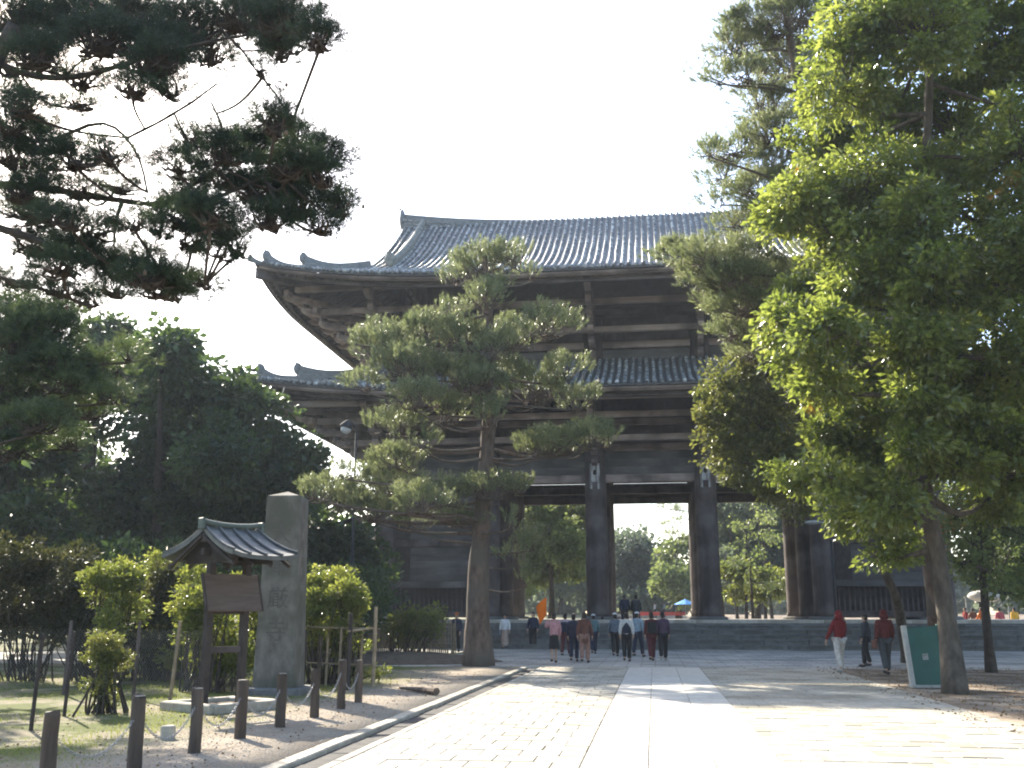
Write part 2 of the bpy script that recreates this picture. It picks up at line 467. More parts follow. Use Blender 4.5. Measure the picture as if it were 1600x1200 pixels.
# ================================================================ THE GATE
Y0, Y1, Y2 = 54.5, 59.9, 65.3
XS = [-14.3, -8.6, -2.87, 2.87, 8.6, 14.3]
PZ = 1.35
plat = thing('stone_platform', 'wide grey stone platform with steps carrying the great wooden gate', 'platform', (1.5, 51.0, 0))
def pl(c): return (c[0] - 1.5, c[1] - 51.0, c[2])
Geo().box(pl((1.5, 60.0, PZ / 2 - .08)), (38.8, 17.2, PZ - .16)).build('core', M['stone'], plat)
nst = 6
for k in range(nst):
    for j in range(19):
        h = PZ / nst
        x = -17.5 + j * 2.05 + (1.0 if k % 2 else 0)
        sme = cache.setdefault('step', Geo().bbox((0, .03, -.03), (2.03, .34, h - .06), .01).bbox((0, 0, h / 2 - .032), (2.026, .40, .06), .012).mesh('step_stone', M['stone']))
        if k == nst - 1: break
        link('step_stone', sme, plat, loc=pl((x, 50.0 + k * .3 + .05, h * (k + .5))))
for j in range(20):
    tme = cache.setdefault('top', Geo().bbox((0, 0, 0), (1.985, .6, .16), .015).mesh('edge_stone', M['slab']))
    link('edge_stone', tme, plat, loc=pl((-17.0 + j * 2.0, 51.72, PZ - .079)))
Geo().box(pl((1.5, 60.6, PZ - .075)), (39.4, 17.0, .15)).build('paved_top', M['plaza'], plat)

gate = thing('temple_gate', 'huge dark weathered wooden temple gate with two tiled roofs above the stone platform', 'temple gate', (0, Y0, PZ))
GO = np.array((0, Y0, PZ))
def gb(name, geo_or, m, **kw):
    for a in range(len(geo_or.v)): geo_or.v[a] = (geo_or.v[a] - GO).astype(np.float32)
    return geo_or.build(name, m, gate, **kw)
def glink(name, me, p, **kw):
    return link(name, me, kw.pop('parent', gate), loc=tuple(np.array(p) - GO), **kw)

# columns and their base stones
def column(zt):
    P = [(0, 0, z) for z in (0, .3, 3, 6, 9, zt)]
    return Geo().tube(P, [.60, .58, .58, .565, .55, .52], 20).mesh('column', M['wood'], True)
cm = column(16.0)
bmx = Geo().tube([(0, 0, 0), (0, 0, .10), (0, 0, .16)], [.88, .88, .78], 20).mesh('base_stone', M['stone'])
for x in XS:
    for y in (Y0, Y1, Y2):
        c = glink('column', cm, (x, y, PZ + .13))
        link('base_stone', bmx, c, loc=(0, 0, -.13))
        # pale wooden nosing and wedge where the lowest tie beam pierces the front columns
        if y == Y0:
            n = Geo().bbox((0, -.62, 7.25), (.52, .14, 1.35), .03)
            n.build('nosing', M['whitewash'], c)
            Geo().blob((0, -.70, 7.45), (.11, .04, .17), sub=1).build('peg', M['darkwood'], c)

def beam(x0, x1, y, z, h, d, m='beam', nm='tie_beam'):
    L = x1 - x0
    g = Geo().bbox(((x0 + x1) / 2, y, z + h / 2), (L, d, h), .03)
    return gb(nm, g, M[m])
for y in (Y0, Y1, Y2):
    front = (y == Y0)
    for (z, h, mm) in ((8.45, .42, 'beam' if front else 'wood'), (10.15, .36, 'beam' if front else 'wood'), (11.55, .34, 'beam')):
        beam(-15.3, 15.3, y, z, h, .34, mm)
for x in XS:
    for z in (8.05, 9.75):
        g = Geo().bbox((x, (Y0 + Y2) / 2, z + .2), (.32, Y2 - Y0 + 1.4, .38), .03)
        gb('cross_beam', g, M['wood'])
# boards between the beams, front and back and sides
def planks(x0, x1, y, z0, z1, n, m='plank', nm='board', vert=False):
    w = (x1 - x0) / n
    if vert:
        me = Geo().bbox((0, 0, 0), (w - .012, .05, z1 - z0), .006).mesh(nm, M[m])
        for k in range(n): glink(nm, me, (x0 + w * (k + .5), y + random.gauss(0, .003), (z0 + z1) / 2))
    else:
        h = (z1 - z0) / n
        me = Geo().bbox((0, 0, 0), (x1 - x0, .05, h - .012), .006).mesh(nm, M[m])
        for k in range(n): glink(nm, me, ((x0 + x1) / 2, y + random.gauss(0, .004), z0 + h * (k + .5)))
for i in range(5):
    xa, xb = XS[i] + .50, XS[i + 1] - .50
    planks(xa, xb, Y0 + .03, 8.88, 10.14, 3)
    planks(xa, xb, Y0 + .08, 10.52, 11.53, 2, 'wood', 'dark_board')
    planks(xa, xb, Y0 + .12, 14.6, 15.75, 2, 'plank')
    planks(xa, xb, Y0 + .10, 16.2, 17.6, 2, 'wood', 'dark_board')
    planks(xa, xb, Y2, 8.88, 10.6, 2, 'wood', 'dark_board')
# end bays: plank walls, middle rails and lattice
for (xa, xb) in ((-14.3, -8.6), (8.6, 14.3)):
    a, b = xa + .56, xb - .56
    gb('wall_rail', Geo().bbox(((a + b) / 2, Y0, 3.15), (b - a, .26, .34), .02), M['plank'])
    gb('wall_rail', Geo().bbox(((a + b) / 2, Y0, 5.35), (b - a, .26, .40), .02), M['wood'])
    gb('wall_rail', Geo().bbox(((a + b) / 2, Y0, 1.62), (b - a, .24, .3), .02), M['wood'])
    planks(a + .85, b - .1, Y0 + .03, 3.33, 5.14, 5, 'plank')
    planks(a + .85, b - .1, Y0 + .04, 5.56, 8.4, 7, 'plank')
    gb('jamb', Geo().bbox((a + .44, Y0 + .02, 5.8), (.8, .16, 5.1), .02), M['darkwood'])
    gb('lattice', Geo().box(((a + b) / 2, Y0 + .2, 2.4), (b - a, .04, 1.2)), M['darkwood'])
    bar = Geo().bbox((0, 0, 0), (.07, .07, 1.22), .01).mesh('lattice_bar', M['wood'])
    for k in range(18): glink('lattice_bar', bar, (a + (k + .5) * (b - a) / 18, Y0, 2.38))
    for yy0, yy1 in ((Y0, Y1), (Y1, Y2)):
        xw = xa if xa < 0 else xb
        g = Geo()
        for k in range(10):
            h = 6.9 / 10
            g.bbox((xw, (yy0 + yy1) / 2, 1.5 + h * (k + .5)), (.06, yy1 - yy0 - 1.1, h - .015), .006)
        gb('side_wall_boards', g, M['plank'])
    g = Geo().bbox(((xa + xb) / 2, Y1, 4.9), (4.6, .08, 6.9), .01)
    gb('inner_wall', g, M['wood'])

# roofs --------------------------------------------------------------
def make_roof(EX, YF, YB, z_eave, a, b_, emax, lift, lp, gable_x=None, gable_e=None, tag_lower=True, topz=None):
    "EX eave half length, front and back eave Y. Returns surface functions"
    YC = (YF + YB) / 2; HY = (YB - YF) / 2
    def prof(e): return z_eave + a * e + b_ * e * e
    def lf(t, T, e): return lift * (max(0.0, (abs(t) - .35 * T)) / (.65 * T)) ** lp * max(0.0, 1 - e / 7.0) ** 1.5
    def zf(x, e): return prof(e) + lf(x, EX, e)
    def zs(yy, e): return prof(e) + lf(yy, HY, e)
    return YC, HY, prof, zf, zs

def roof(kind):
    if kind == 'lower':
        EX, YF, YB = 19.9, 48.0, 71.8
        YC, HY, prof, zf, zs = make_roof(EX, YF, YB, 12.42, .30, .021, 6.2, .85, 2.6)
        EF, ES = 6.2, 5.7
        def xmax(e): return EX - e
    else:
        EX, YF, YB = 19.7, 47.5, 72.3
        YC, HY, prof, zf, zs = make_roof(EX, YF, YB, 18.15, .34, .0215, 12.4, 1.05, 2.6)
        EF, ES = 12.38, 5.6
        def xmax(e): return EX - e if e < 4.7 else 15.05
    NE = 22
    # pan tile bed (top) and soffit boards (below)
    bed = Geo(); sof = Geo()
    es = np.concatenate([np.linspace(0, 4.7, 9), np.linspace(4.72, EF, 12)]) if kind == 'upper' else np.linspace(0, EF, 12)
    for sgn in (1, -1):
        V = []; W = []
        for e in es:
            for t in np.linspace(-1, 1, 61):
                x = t * xmax(e); z = zf(x, e)
                y = YF + e if sgn > 0 else YB - e
                V.append((x, y, z)); W.append((x, y, z - .30 - .02 * e))
        bed.grid(V, len(es), 61, flip=(sgn > 0)); sof.grid(W, len(es), 61, flip=(sgn < 0))
    ess = np.linspace(0, ES, 10)
    for sgn in (1, -1):
        V = []; W = []
        for e in ess:
            for t in np.linspace(-1, 1, 31):
                if e < 4.7 or kind == 'lower': hy = HY - e
                else: hy = HY - e
                yy = t * hy; z = zs(yy, e)
                x = sgn * (EX - e)
                V.append((x, YC + yy, z)); W.append((x, YC + yy, z - .30 - .02 * e))
        bed.grid(V, len(ess), 31, flip=(sgn < 0)); sof.grid(W, len(ess), 31, flip=(sgn > 0))
    gb('pan_tiles', bed, M['tilepan'], smooth=True)
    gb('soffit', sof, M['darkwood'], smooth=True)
    # barrel tile rows
    def row_geo(g, pts, r=.092):
        P = np.array(pts)
        # resample every .34 m, each tile slightly flared
        d = np.concatenate([[0], np.cumsum(np.linalg.norm(np.diff(P, axis=0), axis=1))])
        n = max(2, int(d[-1] / .42))
        tt = np.linspace(0, d[-1], n + 1)
        R = []; Q = []
        for k in range(n):
            for f, rr in ((0.02, r * 1.06), (.98, r * .94)):
                s = tt[k] + (tt[k + 1] - tt[k]) * f
                Q.append([np.interp(s, d, P[:, i]) for i in range(3)]); R.append(rr * (1 + .03 * math.sin(k * 12.9 + P[0, 0] * 7)))
        g.tube(Q, R, 8)
        # round end tile
        u = np.array(Q[0]) - np.array(Q[1]); u /= np.linalg.norm(u)
        g.tube([np.array(Q[0]) + u * .10, np.array(Q[0])], [r * 1.18, r * 1.18], 8)
    sp = .355
    n = int(EX / sp)
    side = Geo(); back = Geo()
    for k in range(-n, n + 1):
        x = k * sp
        e1 = EF - .02
        if kind == 'upper':
            if abs(x) > 15.0: e1 = EX - abs(x) - .05
            elif abs(x) > 13.6: e1 = EF
        else: e1 = min(EF, EX - abs(x) - .05)
        if e1 < .3: continue
        jit = random.gauss(0, .012)
        pts = [(x + jit * math.sin(e * 1.3), YF + e, zf(x, e) + .05) for e in np.linspace(-.05, e1, max(3, int(e1 * 1.5)))]
        g = Geo(); row_geo(g, pts)
        gb('tile_row', g, M['tile'], smooth=True)
        back.tube([(x, YB - e, zf(x, e) + .05) for e in np.linspace(0, e1, 6)], .092, 6)
    m_ = int(HY / sp)
    for k in range(-m_, m_ + 1):
        yy = k * sp
        e1 = min(ES, HY - abs(yy) - .05)
        if e1 < .3: continue
        for sgn in (1, -1):
            side.tube([(sgn * (EX - e), YC + yy, zs(yy, e) + .05) for e in np.linspace(-.05, e1, 6)], .092, 6)
    gb('side_tile_rows', side, M['tile'], smooth=True, kind='stuff')
    gb('rear_tile_rows', back, M['tile'], smooth=True, kind='stuff')
    # eave boards: dark tile edge course, pale fascia, rafter ends
    tx = np.linspace(-1, 1, 61)
    for dy, dz, w, h, mm, nm in ((.04, -.13, .10, .10, 'tilepan', 'eave_tile_course'), (.20, -.36, .12, .21, 'beam', 'fascia_board'), (.62, -.56, .14, .16, 'wood', 'fascia_rail')):
        g = Geo()
        g.sweep([(t * (EX - dy), YF + dy, zf(t * EX, 0) + dz) for t in tx], w, h)
        g.sweep([(t * (EX - dy), YB - dy, zf(t * EX, 0) + dz) for t in tx], w, h)
        for sgn in (1, -1):
            g.sweep([(sgn * (EX - dy - .003), YC + t * (HY - dy), zs(t * HY, 0) + dz) for t in tx], w, h)
        gb(nm, g, M[mm])
    # rafters under the eaves (closely set, flat)
    g = Geo()
    rsp = .42
    for k in range(-int(EX / rsp), int(EX / rsp) + 1):
        x = k * rsp
        e1 = min(6.4 if kind == 'lower' else 7.0, EX - abs(x))
        if e1 < .6: continue
        for sgn in (1, -1):
            P = [(x, (YF + e) if sgn > 0 else (YB - e), zf(x, e) - .46 - .02 * e) for e in np.linspace(.25, e1, 4)]
            g.sweep(P, .15, .17)
    for k in range(-int(HY / rsp), int(HY / rsp) + 1):
        yy = k * rsp
        e1 = min(5.6, HY - abs(yy))
        if e1 < .6: continue
        for sgn in (1, -1):
            P = [(sgn * (EX - e), YC + yy, zs(yy, e) - .46 - .02 * e) for e in np.linspace(.25, e1, 4)]
            g.sweep(P, .15, .17)
    gb('rafters', g, M['wood'], kind='stuff')
    # corner ridges in two stages with upturned ends, and hip rafters below
    E_in = 4.7 if kind == 'upper' else 5.7
    for sx in (-1, 1):
        for sy in (-1, 1):
            def P(e, dz=0): return (sx * (EX - e), (YF + e) if sy < 0 else (YB - e), zf(EX - e, e) + dz)
            for (ea, eb, w, h, up_) in ((E_in, 1.9, .36, .36, .48), (1.9, .45, .30, .26, .38), (.6, -.25, .20, .12, .20)):
                nn = 12; pts = []
                for q in range(nn):
                    f = q / (nn - 1.0); e = ea + (eb - ea) * f
                    pts.append(P(e, -.04))
                hh_ = np.array([h + up_ * max(0, (q / (nn - 1.0) - .35) / .65) ** 2.2 for q in range(nn)])
                g = Geo().sweep(pts, w, hh_)
                P2 = np.array(pts) + np.stack([hh_ * 0, hh_ * 0, hh_], 1)
                g.tube(P2, w * .32, 8)
                end = P2[-1]
                if up_ > .3:   # demon-face end tile
                    R = rotz(math.atan2(sy * -1.0 * 1.0, sx * 1.0) + 0)
                    g.blob(tuple(end + np.array((0, 0, -.12))), (.13, .26, .34), R, 2)
                    g.tube([end + np.array((0, 0, .05)), end + np.array((sx * .07, sy * .07, .16)), end + np.array((sx * .15, sy * .15, .22))], [.08, .05, .02], 6)
                gb('corner_ridge', g, M['ridge'])
            g = Geo().sweep([P(e, -.80 - .05 * e) for e in np.linspace(.1, 6.0, 6)], .34, .42)
            gb('hip_rafter', g, M['wood'])
    if kind == 'upper':
        # main ridge
        px_ = np.linspace(-15.1, 15.1, 41)
        def rz(x): return 25.55 + .95 * (abs(x) / 15.1) ** 2.6
        zr = prof(12.4)
        P = [(x, YC, zr - .25) for x in px_]
        h = np.array([rz(x) - zr + .02 for x in px_])
        g = Geo().sweep(P, .62, h)
        gb('main_ridge', g, M['ridge'])
        g = Geo()
        for off in (.28, .50, .72):
            g.sweep([(x, YC, rz(x) - off - .2) for x in px_], .72, .05)
        gb('ridge_courses', g, M['tile'])
        gb('ridge_cap', Geo().tube([(x, YC, rz(x) - .14) for x in px_], .20, 10), M['ridge'], smooth=True)
        for sx in (-1, 1):
            g = Geo().blob((sx * 15.15, YC, rz(15.1) - .35), (.16, .55, .75), sub=2)
            g.tube([(sx * 15.1, YC, rz(15.1) + .1), (sx * 15.25, YC, rz(15.1) + .35), (sx * 15.5, YC, rz(15.1) + .5)], [.14, .09, .02], 6)
            gb('ridge_end_tile', g, M['ridge'])
            # gable wall
            V = []; ys_ = np.linspace(-7.4, 7.4, 15)
            for yy in ys_:
                V.append((sx * 14.2, YC + yy, 19.4)); V.append((sx * 14.2, YC + yy, prof(12.4 - abs(yy)) - .35))
            g = Geo().grid(V, 15, 2); gb('gable_wall', g, M['wood'])
            for sy in (-1, 1):
                # verge board and verge tiles
                es2 = np.linspace(4.9, 12.3, 12)
                g = Geo().sweep([(sx * 14.95, (YF + e) if sy < 0 else (YB - e), prof(e) - .55) for e in es2], .12, .5)
                gb('barge_board', g, M['wood'])
                # descending ridge
                es2 = np.linspace(12.2, 4.3, 14)
                pts = [(sx * 13.75, (YF + e) if sy < 0 else (YB - e), prof(e) + .03 + .18 * max(0, (5.6 - e) / 1.3) ** 2) for e in es2]
                g = Geo().sweep(pts, .42, .42)
                g.tube(np.array(pts) + np.array((0, 0, .42)), .15, 8)
                end = np.array(pts[-1])
                g.blob(tuple(end + np.array((0, sy * .02, .35))), (.30, .14, .42), sub=2)
                g.tube([end + np.array((0, 0, .65)), end + np.array((0, sy * .08, .8)), end + np.array((0, sy * .18, .9))], [.13, .09, .03], 6)
                gb('descending_ridge', g, M['mossridge'])
    return EX, YF, YB, YC, HY, prof, zf, zs
roof('lower')
roof('upper')
# upper body wall behind the brackets: between columns, closes the storey
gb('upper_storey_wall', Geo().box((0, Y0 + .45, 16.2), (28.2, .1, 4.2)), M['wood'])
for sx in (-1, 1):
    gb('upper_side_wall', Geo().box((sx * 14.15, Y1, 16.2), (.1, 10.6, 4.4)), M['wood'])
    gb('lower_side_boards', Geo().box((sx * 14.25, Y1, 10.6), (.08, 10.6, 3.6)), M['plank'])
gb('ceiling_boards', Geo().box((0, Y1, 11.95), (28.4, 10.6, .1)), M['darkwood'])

# bracket stacks (arms pierce the columns and step outwards, blocks on their ends)
blk = Geo()
blk.box((0, 0, .10), (.34, .34, .12)); blk.box((0, 0, -.02), (.26, .26, .12), taper=1.25)
blk_me = blk.mesh('bearing_block', M['wood'])
arm_cache = {}
def arm_mesh(L):
    k = round(L, 2)
    if k not in arm_cache:
        g = Geo()
        V = []
        w = .15; h = .33
        prof_ = [(0, 0), (L - .35, 0), (L - .12, .08), (L, .20), (L, h), (0, h)]
        for s in (-w, w):
            for (a, b) in prof_: V.append((s, -a, b))
        q = []; t = []
        nP = len(prof_)
        for i in range(nP):
            j = (i + 1) % nP
            q.append((i, j, nP + j, nP + i))
        for i in range(1, nP - 1):
            t.append((0, i + 1, i)); t.append((nP, nP + i, nP + i + 1))
        g.add(V, q, t)
        arm_cache[k] = g.mesh('bracket_arm', M['beam'])
    return arm_cache[k]
def bracket_stack(x, y, ang, z0, tiers, step, dz, k=1.0):
    for i in range(tiers):
        L = (.95 + step * i) * k
        o = glink('bracket_arm', arm_mesh(L), (x, y, z0 + dz * i))
        o.rotation_euler = (0, 0, ang)
        for j in range(2):
            yy = -(L - .18) + j * step * 1.0 * k
            if -yy < .6: continue
            b = link('bearing_block', blk_me, o, loc=(0, yy, .36))
for x in XS:
    angs = [0.0]
    for (z0, tiers, dz, stp) in ((9.25, 6, .52, .86), (15.0, 6, .56, .86)):
        bracket_stack(x, Y0, 0.0, z0, tiers, stp, dz)
for y in (Y0, Y1, Y2):
    for sx, ang in ((-14.3, -math.pi / 2), (14.3, math.pi / 2)):
        for (z0, tiers, dz, stp) in ((9.25, 6, .52, .78), (15.0, 6, .56, .78)):
            bracket_stack(sx, y, ang, z0, tiers, stp, dz)
for sx, ang in ((-14.3, -math.pi / 4), (14.3, math.pi / 4)):
    for (z0, tiers, dz, stp) in ((9.3, 6, .52, .86), (15.05, 6, .56, .86)):
        bracket_stack(sx, Y0, ang, z0, tiers, stp, dz, 1.25)
# long horizontal beams carried by the brackets
for (y, z) in ((Y0 - 1.65, 10.42), (Y0 - 3.3, 11.35), (Y0 - 5.0, 11.95), (Y0 - 1.6, 16.3), (Y0 - 3.3, 17.35), (Y0 - 4.9, 18.15)):
    w = 15.2 + (Y0 - y) * .62
    beam(-w, w, y, z, .32, .26, 'beam', 'long_bracket_beam')
for (d, z) in ((1.6, 10.42), (3.2, 11.35), (4.4, 11.9), (1.6, 16.3), (3.2, 17.35), (4.4, 18.0)):
    for s in (-1, 1):
        gb('side_bracket_beam', Geo().bbox((s * (14.3 + d), Y1, z + .163), (.26, 12 + d * 2.0, .32), .02), M['beam'])
beam(-15.2, 15.2, Y0, 15.80, .38, .3, 'beam')
beam(-15.2, 15.2, Y0, 14.30, .30, .3, 'plank')
beam(-15.2, 15.2, Y0, 17.75, .3, .3, 'wood')
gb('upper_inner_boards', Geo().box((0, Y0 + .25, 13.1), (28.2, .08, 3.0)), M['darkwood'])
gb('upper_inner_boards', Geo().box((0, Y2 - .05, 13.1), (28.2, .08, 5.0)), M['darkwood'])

# ================================================================ VEGETATION
def unit(v): return v / (np.linalg.norm(v, axis=-1, keepdims=True) + 1e-9)

def leaves(g, P, D, size, width=.5, jitter=.35):
    "one folded leaf (two triangles worth of quad) at every P, pointing along D"
    n = len(P)
    D = unit(D)
    R = unit(rng.normal(size=(n, 3)))
    S = unit(np.cross(D, R))
    Nn = np.cross(S, D)
    L = size * (1 + jitter * rng.normal(size=(n, 1)).clip(-1.5, 1.5))
    W = L * width * .5
    V = np.stack([P, P + D * L * .5 + S * W + Nn * W * .35, P + D * L, P + D * L * .5 - S * W + Nn * W * .35], 1).reshape(-1, 3)
    i = np.arange(n)[:, None] * 4
    g.add(V, np.concatenate([i, i + 1, i + 2, i + 3], 1))

def needles(g, P, D, k, twig, nlen, w, spread=.75):
    "shoots: k needles each, set along a short twig of length twig"
    n = len(P)
    D = unit(D)
    P2 = np.repeat(P, k, 0); D2 = np.repeat(D, k, 0)
    m = n * k
    f = rng.random((m, 1)) ** .7
    base = P2 + D2 * f * twig
    R = unit(rng.normal(size=(m, 3)))
    R = unit(R - D2 * (R * D2).sum(1, keepdims=True))
    T = unit(D2 * (1 - spread * .55) + R * spread)
    L = nlen * (1 + .25 * rng.normal(size=(m, 1)).clip(-1.5, 1.5))
    S = unit(np.cross(T, rng.normal(size=(m, 3)))) * w * .5
    V = np.stack([base - S, base + S, base + T * L], 1).reshape(-1, 3)
    g.add(V, t=np.arange(m * 3).reshape(-1, 3))

def ball(n):
    v = unit(rng.normal(size=(n, 3)))
    return v * rng.random((n, 1)) ** (1 / 3)

def curve(a, b, n=6, sag=.0, wob=.06):
    a = np.asarray(a, float); b = np.asarray(b, float)
    t = np.linspace(0, 1, n)[:, None]
    P = a + (b - a) * t
    L = np.linalg.norm(b - a)
    P += np.sin(t * math.pi) * (rng.normal(size=3) * wob * L)
    P[:, 2] += (np.sin(t * math.pi) * sag * L)[:, 0]
    return P

def nearest_on(path, p, below=True):
    P = np.asarray(path)
    d = np.linalg.norm(P - p, axis=1)
    if below: d = d + np.maximum(0, P[:, 2] - (p[2] + .3)) * 2.0
    return int(np.argmin(d))

def resample(P, n):
    P = np.asarray(P, float)
    d = np.concatenate([[0], np.cumsum(np.linalg.norm(np.diff(P, axis=0), axis=1))])
    t = np.linspace(0, d[-1], n)
    # smooth through a Catmull-like blend
    Q = np.stack([np.interp(t, d, P[:, i]) for i in range(3)], 1)
    for _ in range(2):
        Q[1:-1] = (Q[:-2] + 2 * Q[1:-1] + Q[2:]) / 4
    return Q

def trunk_geo(g, path, r0, r1, n=40, flare=.35, sides=14):
    Q = resample(path, n)
    t = np.linspace(0, 1, n)
    R = r0 + (r1 - r0) * t ** .9
    R = R * (1 + flare * np.exp(-t * n * .35)) * (1 + .04 * np.sin(t * 37) + .03 * rng.normal(size=n))
    Q[0, 2] -= .15
    g.tube(Q, R, sides)
    return Q, R

def broad_tree(label, path, r0, r1, blobs, leaf, lm, bark, nsub=14, nleaf=70, subr=.5, group=None, name='broadleaf_tree', limbs=True, width=.5, inner=.35, cat='tree', thr=.0):
    "blobs: (centre, (rx, ry, rz), weight)"
    base = np.asarray(path[0], float)
    t = thing(name, label, cat, tuple(base), group=group)
    gt = Geo(); gl = Geo()
    Q, R = trunk_geo(gt, path, r0, r1)
    allP = []
    for bl in blobs:
        c, r = np.asarray(bl[0], float), np.asarray(bl[1], float)
        wgt = bl[2] if len(bl) > 2 else 1.0
        vol = (r[0] * r[1] * r[2]) ** (1 / 3)
        ns = max(4, int(nsub * wgt * (vol / subr) ** 1.6 * .5))
        i = nearest_on(Q, c)
        if limbs:
            hub = c + np.array((0, r[1] * .3, -r[2] * .35))
            if np.linalg.norm(hub - Q[i]) > .6:
                lp = curve(Q[i], hub, 7, -.04, .07)
                gt.tube(lp, np.linspace(min(R[i] * .6, .04 * np.linalg.norm(hub - Q[i]) + .03), .035, 7), 7)
        d = unit(rng.normal(size=(ns, 3)))
        rad = np.where(rng.random((ns, 1)) < inner, rng.random((ns, 1)) ** .5 * .8, .78 + .42 * rng.random((ns, 1)) ** 1.6)
        S = c + d * rad * r
        for s in S:
            if limbs and rng.random() < .5:
                gt.tube(curve(c - np.array((0, 0, r[2] * .3)), s, 4, -.03, .1), [.03, .02, .014, .006], 4, cap=False)
            k = int(nleaf * (0.5 + rng.random()))
            sr = subr * (.55 + .7 * rng.random())
            o = ball(k) * np.array((sr, sr, sr * .62))
            P = s + o
            D = unit(o) * .8 + unit(s - c)[None, :] * .4 + np.array((0, 0, -.35)) + rng.normal(size=(k, 3)) * .5
            allP.append((P, D))
    P = np.concatenate([a for a, _ in allP]); D = np.concatenate([b for _, b in allP])
    keep = P[:, 2] > .05
    P = P[keep]; D = D[keep]
    leaves(gl, P, D, leaf, width)
    for G_ in (gt, gl):
        for a in range(len(G_.v)): G_.v[a] = (G_.v[a] - base).astype(np.float32)
    gt.build('trunk', bark, t, smooth=True)
    gl.build('crown', lm, t)
    return t

def pine_tree(label, path, r0, r1, pads, lm, bark, shoots=60, k=26, twig=.16, nlen=.12, w=.008, name='pine_tree', group=None, limb_from=None, cones=0, r_limb=.09, upness=.55, sub=.33, dens=1.0, tall=1.0, spread=.75):
    "pads: (centre, (rx, ry, rz), weight)"
    base = np.asarray(path[0], float)
    t = thing(name, label, 'tree', tuple(base), group=group)
    gt = Geo(); gl = Geo(); gc = Geo()
    Q, R = trunk_geo(gt, path, r0, r1)
    for pi, pd in enumerate(pads):
        c, r = np.asarray(pd[0], float), np.asarray(pd[1], float)
        wgt = (pd[2] if len(pd) > 2 else 1.0) * dens
        r = r * np.array((1, 1, tall))
        start = None
        if len(pd) > 3 and pd[3] is not None: start = np.asarray(pd[3], float)
        i = nearest_on(Q, c - np.array((0, 0, .4)))
        a = Q[i] if start is None else start
        hub = c - np.array((0, 0, r[2] * .5))
        L = np.linalg.norm(hub - a)
        if L > .3:
            lp = curve(a, hub, 9, -.05, .06)
            rr = min(R[i] * .55, r_limb * (.4 + L * .18)) if start is None else r_limb * .5
            gt.tube(lp, np.linspace(rr, max(.02, rr * .3), 9), 7)
        ncl = max(3, int(wgt * 2.2 * (r[0] * max(r[1], .3)) / (sub * sub)))
        d = unit(rng.normal(size=(ncl, 3))); d[:, 2] = np.abs(d[:, 2]) * .9 - .25
        S = c + d * (rng.random((ncl, 1)) ** .4) * r
        for s in S:
            b = hub + (s - hub) * .15 * rng.random() + np.array((rng.normal() * r[0] * .25, rng.normal() * r[1] * .25, 0))
            gt.tube(curve(b, s, 5, -.06, .09), np.linspace(.022, .006, 5), 4, cap=False)
            q = int(shoots * (.5 + rng.random()))
            o = ball(q) * np.array((sub, sub, sub * .5)) * (.6 + .8 * rng.random())
            P = s + o
            out = unit((s - hub)[None, :] + o * 1.5)
            D = out * .8 + np.array((0, 0, upness)) + rng.normal(size=3) * .25 + rng.normal(size=(q, 3)) * .22
            needles(gl, P, D, k, twig, nlen, w, spread)
            if cones and rng.random() < cones:
                pc = s + rng.normal(size=3) * .15
                gc.blob(tuple(pc), (.025, .025, .035), sub=1)
    for G_ in (gt, gl, gc):
        for a in range(len(G_.v)): G_.v[a] = (G_.v[a] - base).astype(np.float32)
    gt.build('trunk', bark, t, smooth=True)
    gl.build('crown', lm, t)
    if gc.n: gc.build('cones', M['bark'], t, kind='stuff')
    return t

# leaf colours
M['needle'] = leafmat('pine_needles', (.040, .058, .030), (.22, .24, .125), (.13, .18, .06), (.42, .45, .20), .38, .38, .5, 1.8)
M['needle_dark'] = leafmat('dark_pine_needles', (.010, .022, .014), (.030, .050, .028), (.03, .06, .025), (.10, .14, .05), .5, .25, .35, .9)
M['needle_dark2'] = leafmat('dark_green_pine_needles', (.016, .034, .018), (.07, .10, .045), (.06, .11, .03), (.24, .29, .09), .45, .32, .4, 1.0)  # dark green needles of the bushy pine at the far left
M['needle_r'] = leafmat('grey_green_needles', (.06, .08, .04), (.20, .215, .11), (.17, .22, .08), (.42, .45, .20), .45, .4, .4, 1.2)
M['leaf_camphor'] = leafmat('camphor_leaves', (.032, .054, .012), (.12, .15, .036), (.17, .24, .03), (.50, .56, .11), .27, .44, .7, .9, c3=(.42, .22, .03), amt3=-.05)
M['leaf_olive'] = leafmat('olive_green_leaves', (.035, .050, .014), (.11, .115, .035), (.13, .17, .03), (.34, .34, .08), .32, .40, .6, .9)
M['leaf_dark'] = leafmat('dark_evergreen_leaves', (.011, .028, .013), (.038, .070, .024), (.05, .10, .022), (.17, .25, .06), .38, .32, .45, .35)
M['leaf_shrub'] = leafmat('bright_shrub_leaves', (.035, .055, .014), (.12, .14, .03), (.12, .18, .025), (.44, .46, .09), .32, .44, .5, 1.6)
M['leaf_shrub_dark'] = leafmat('brownish_hedge_leaves', (.022, .028, .012), (.05, .05, .022), (.05, .06, .015), (.12, .12, .04), .45, .3, .35, .8)
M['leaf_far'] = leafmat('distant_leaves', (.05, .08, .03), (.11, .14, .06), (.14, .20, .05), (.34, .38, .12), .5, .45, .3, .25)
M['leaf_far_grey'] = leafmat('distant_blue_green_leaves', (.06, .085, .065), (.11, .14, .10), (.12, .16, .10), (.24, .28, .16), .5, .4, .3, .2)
M['leaf_orange'] = leafmat('orange_autumn_leaves', (.25, .10, .02), (.35, .18, .04), (.50, .22, .03), (.70, .38, .08), .5, .5, .3, 1.2)

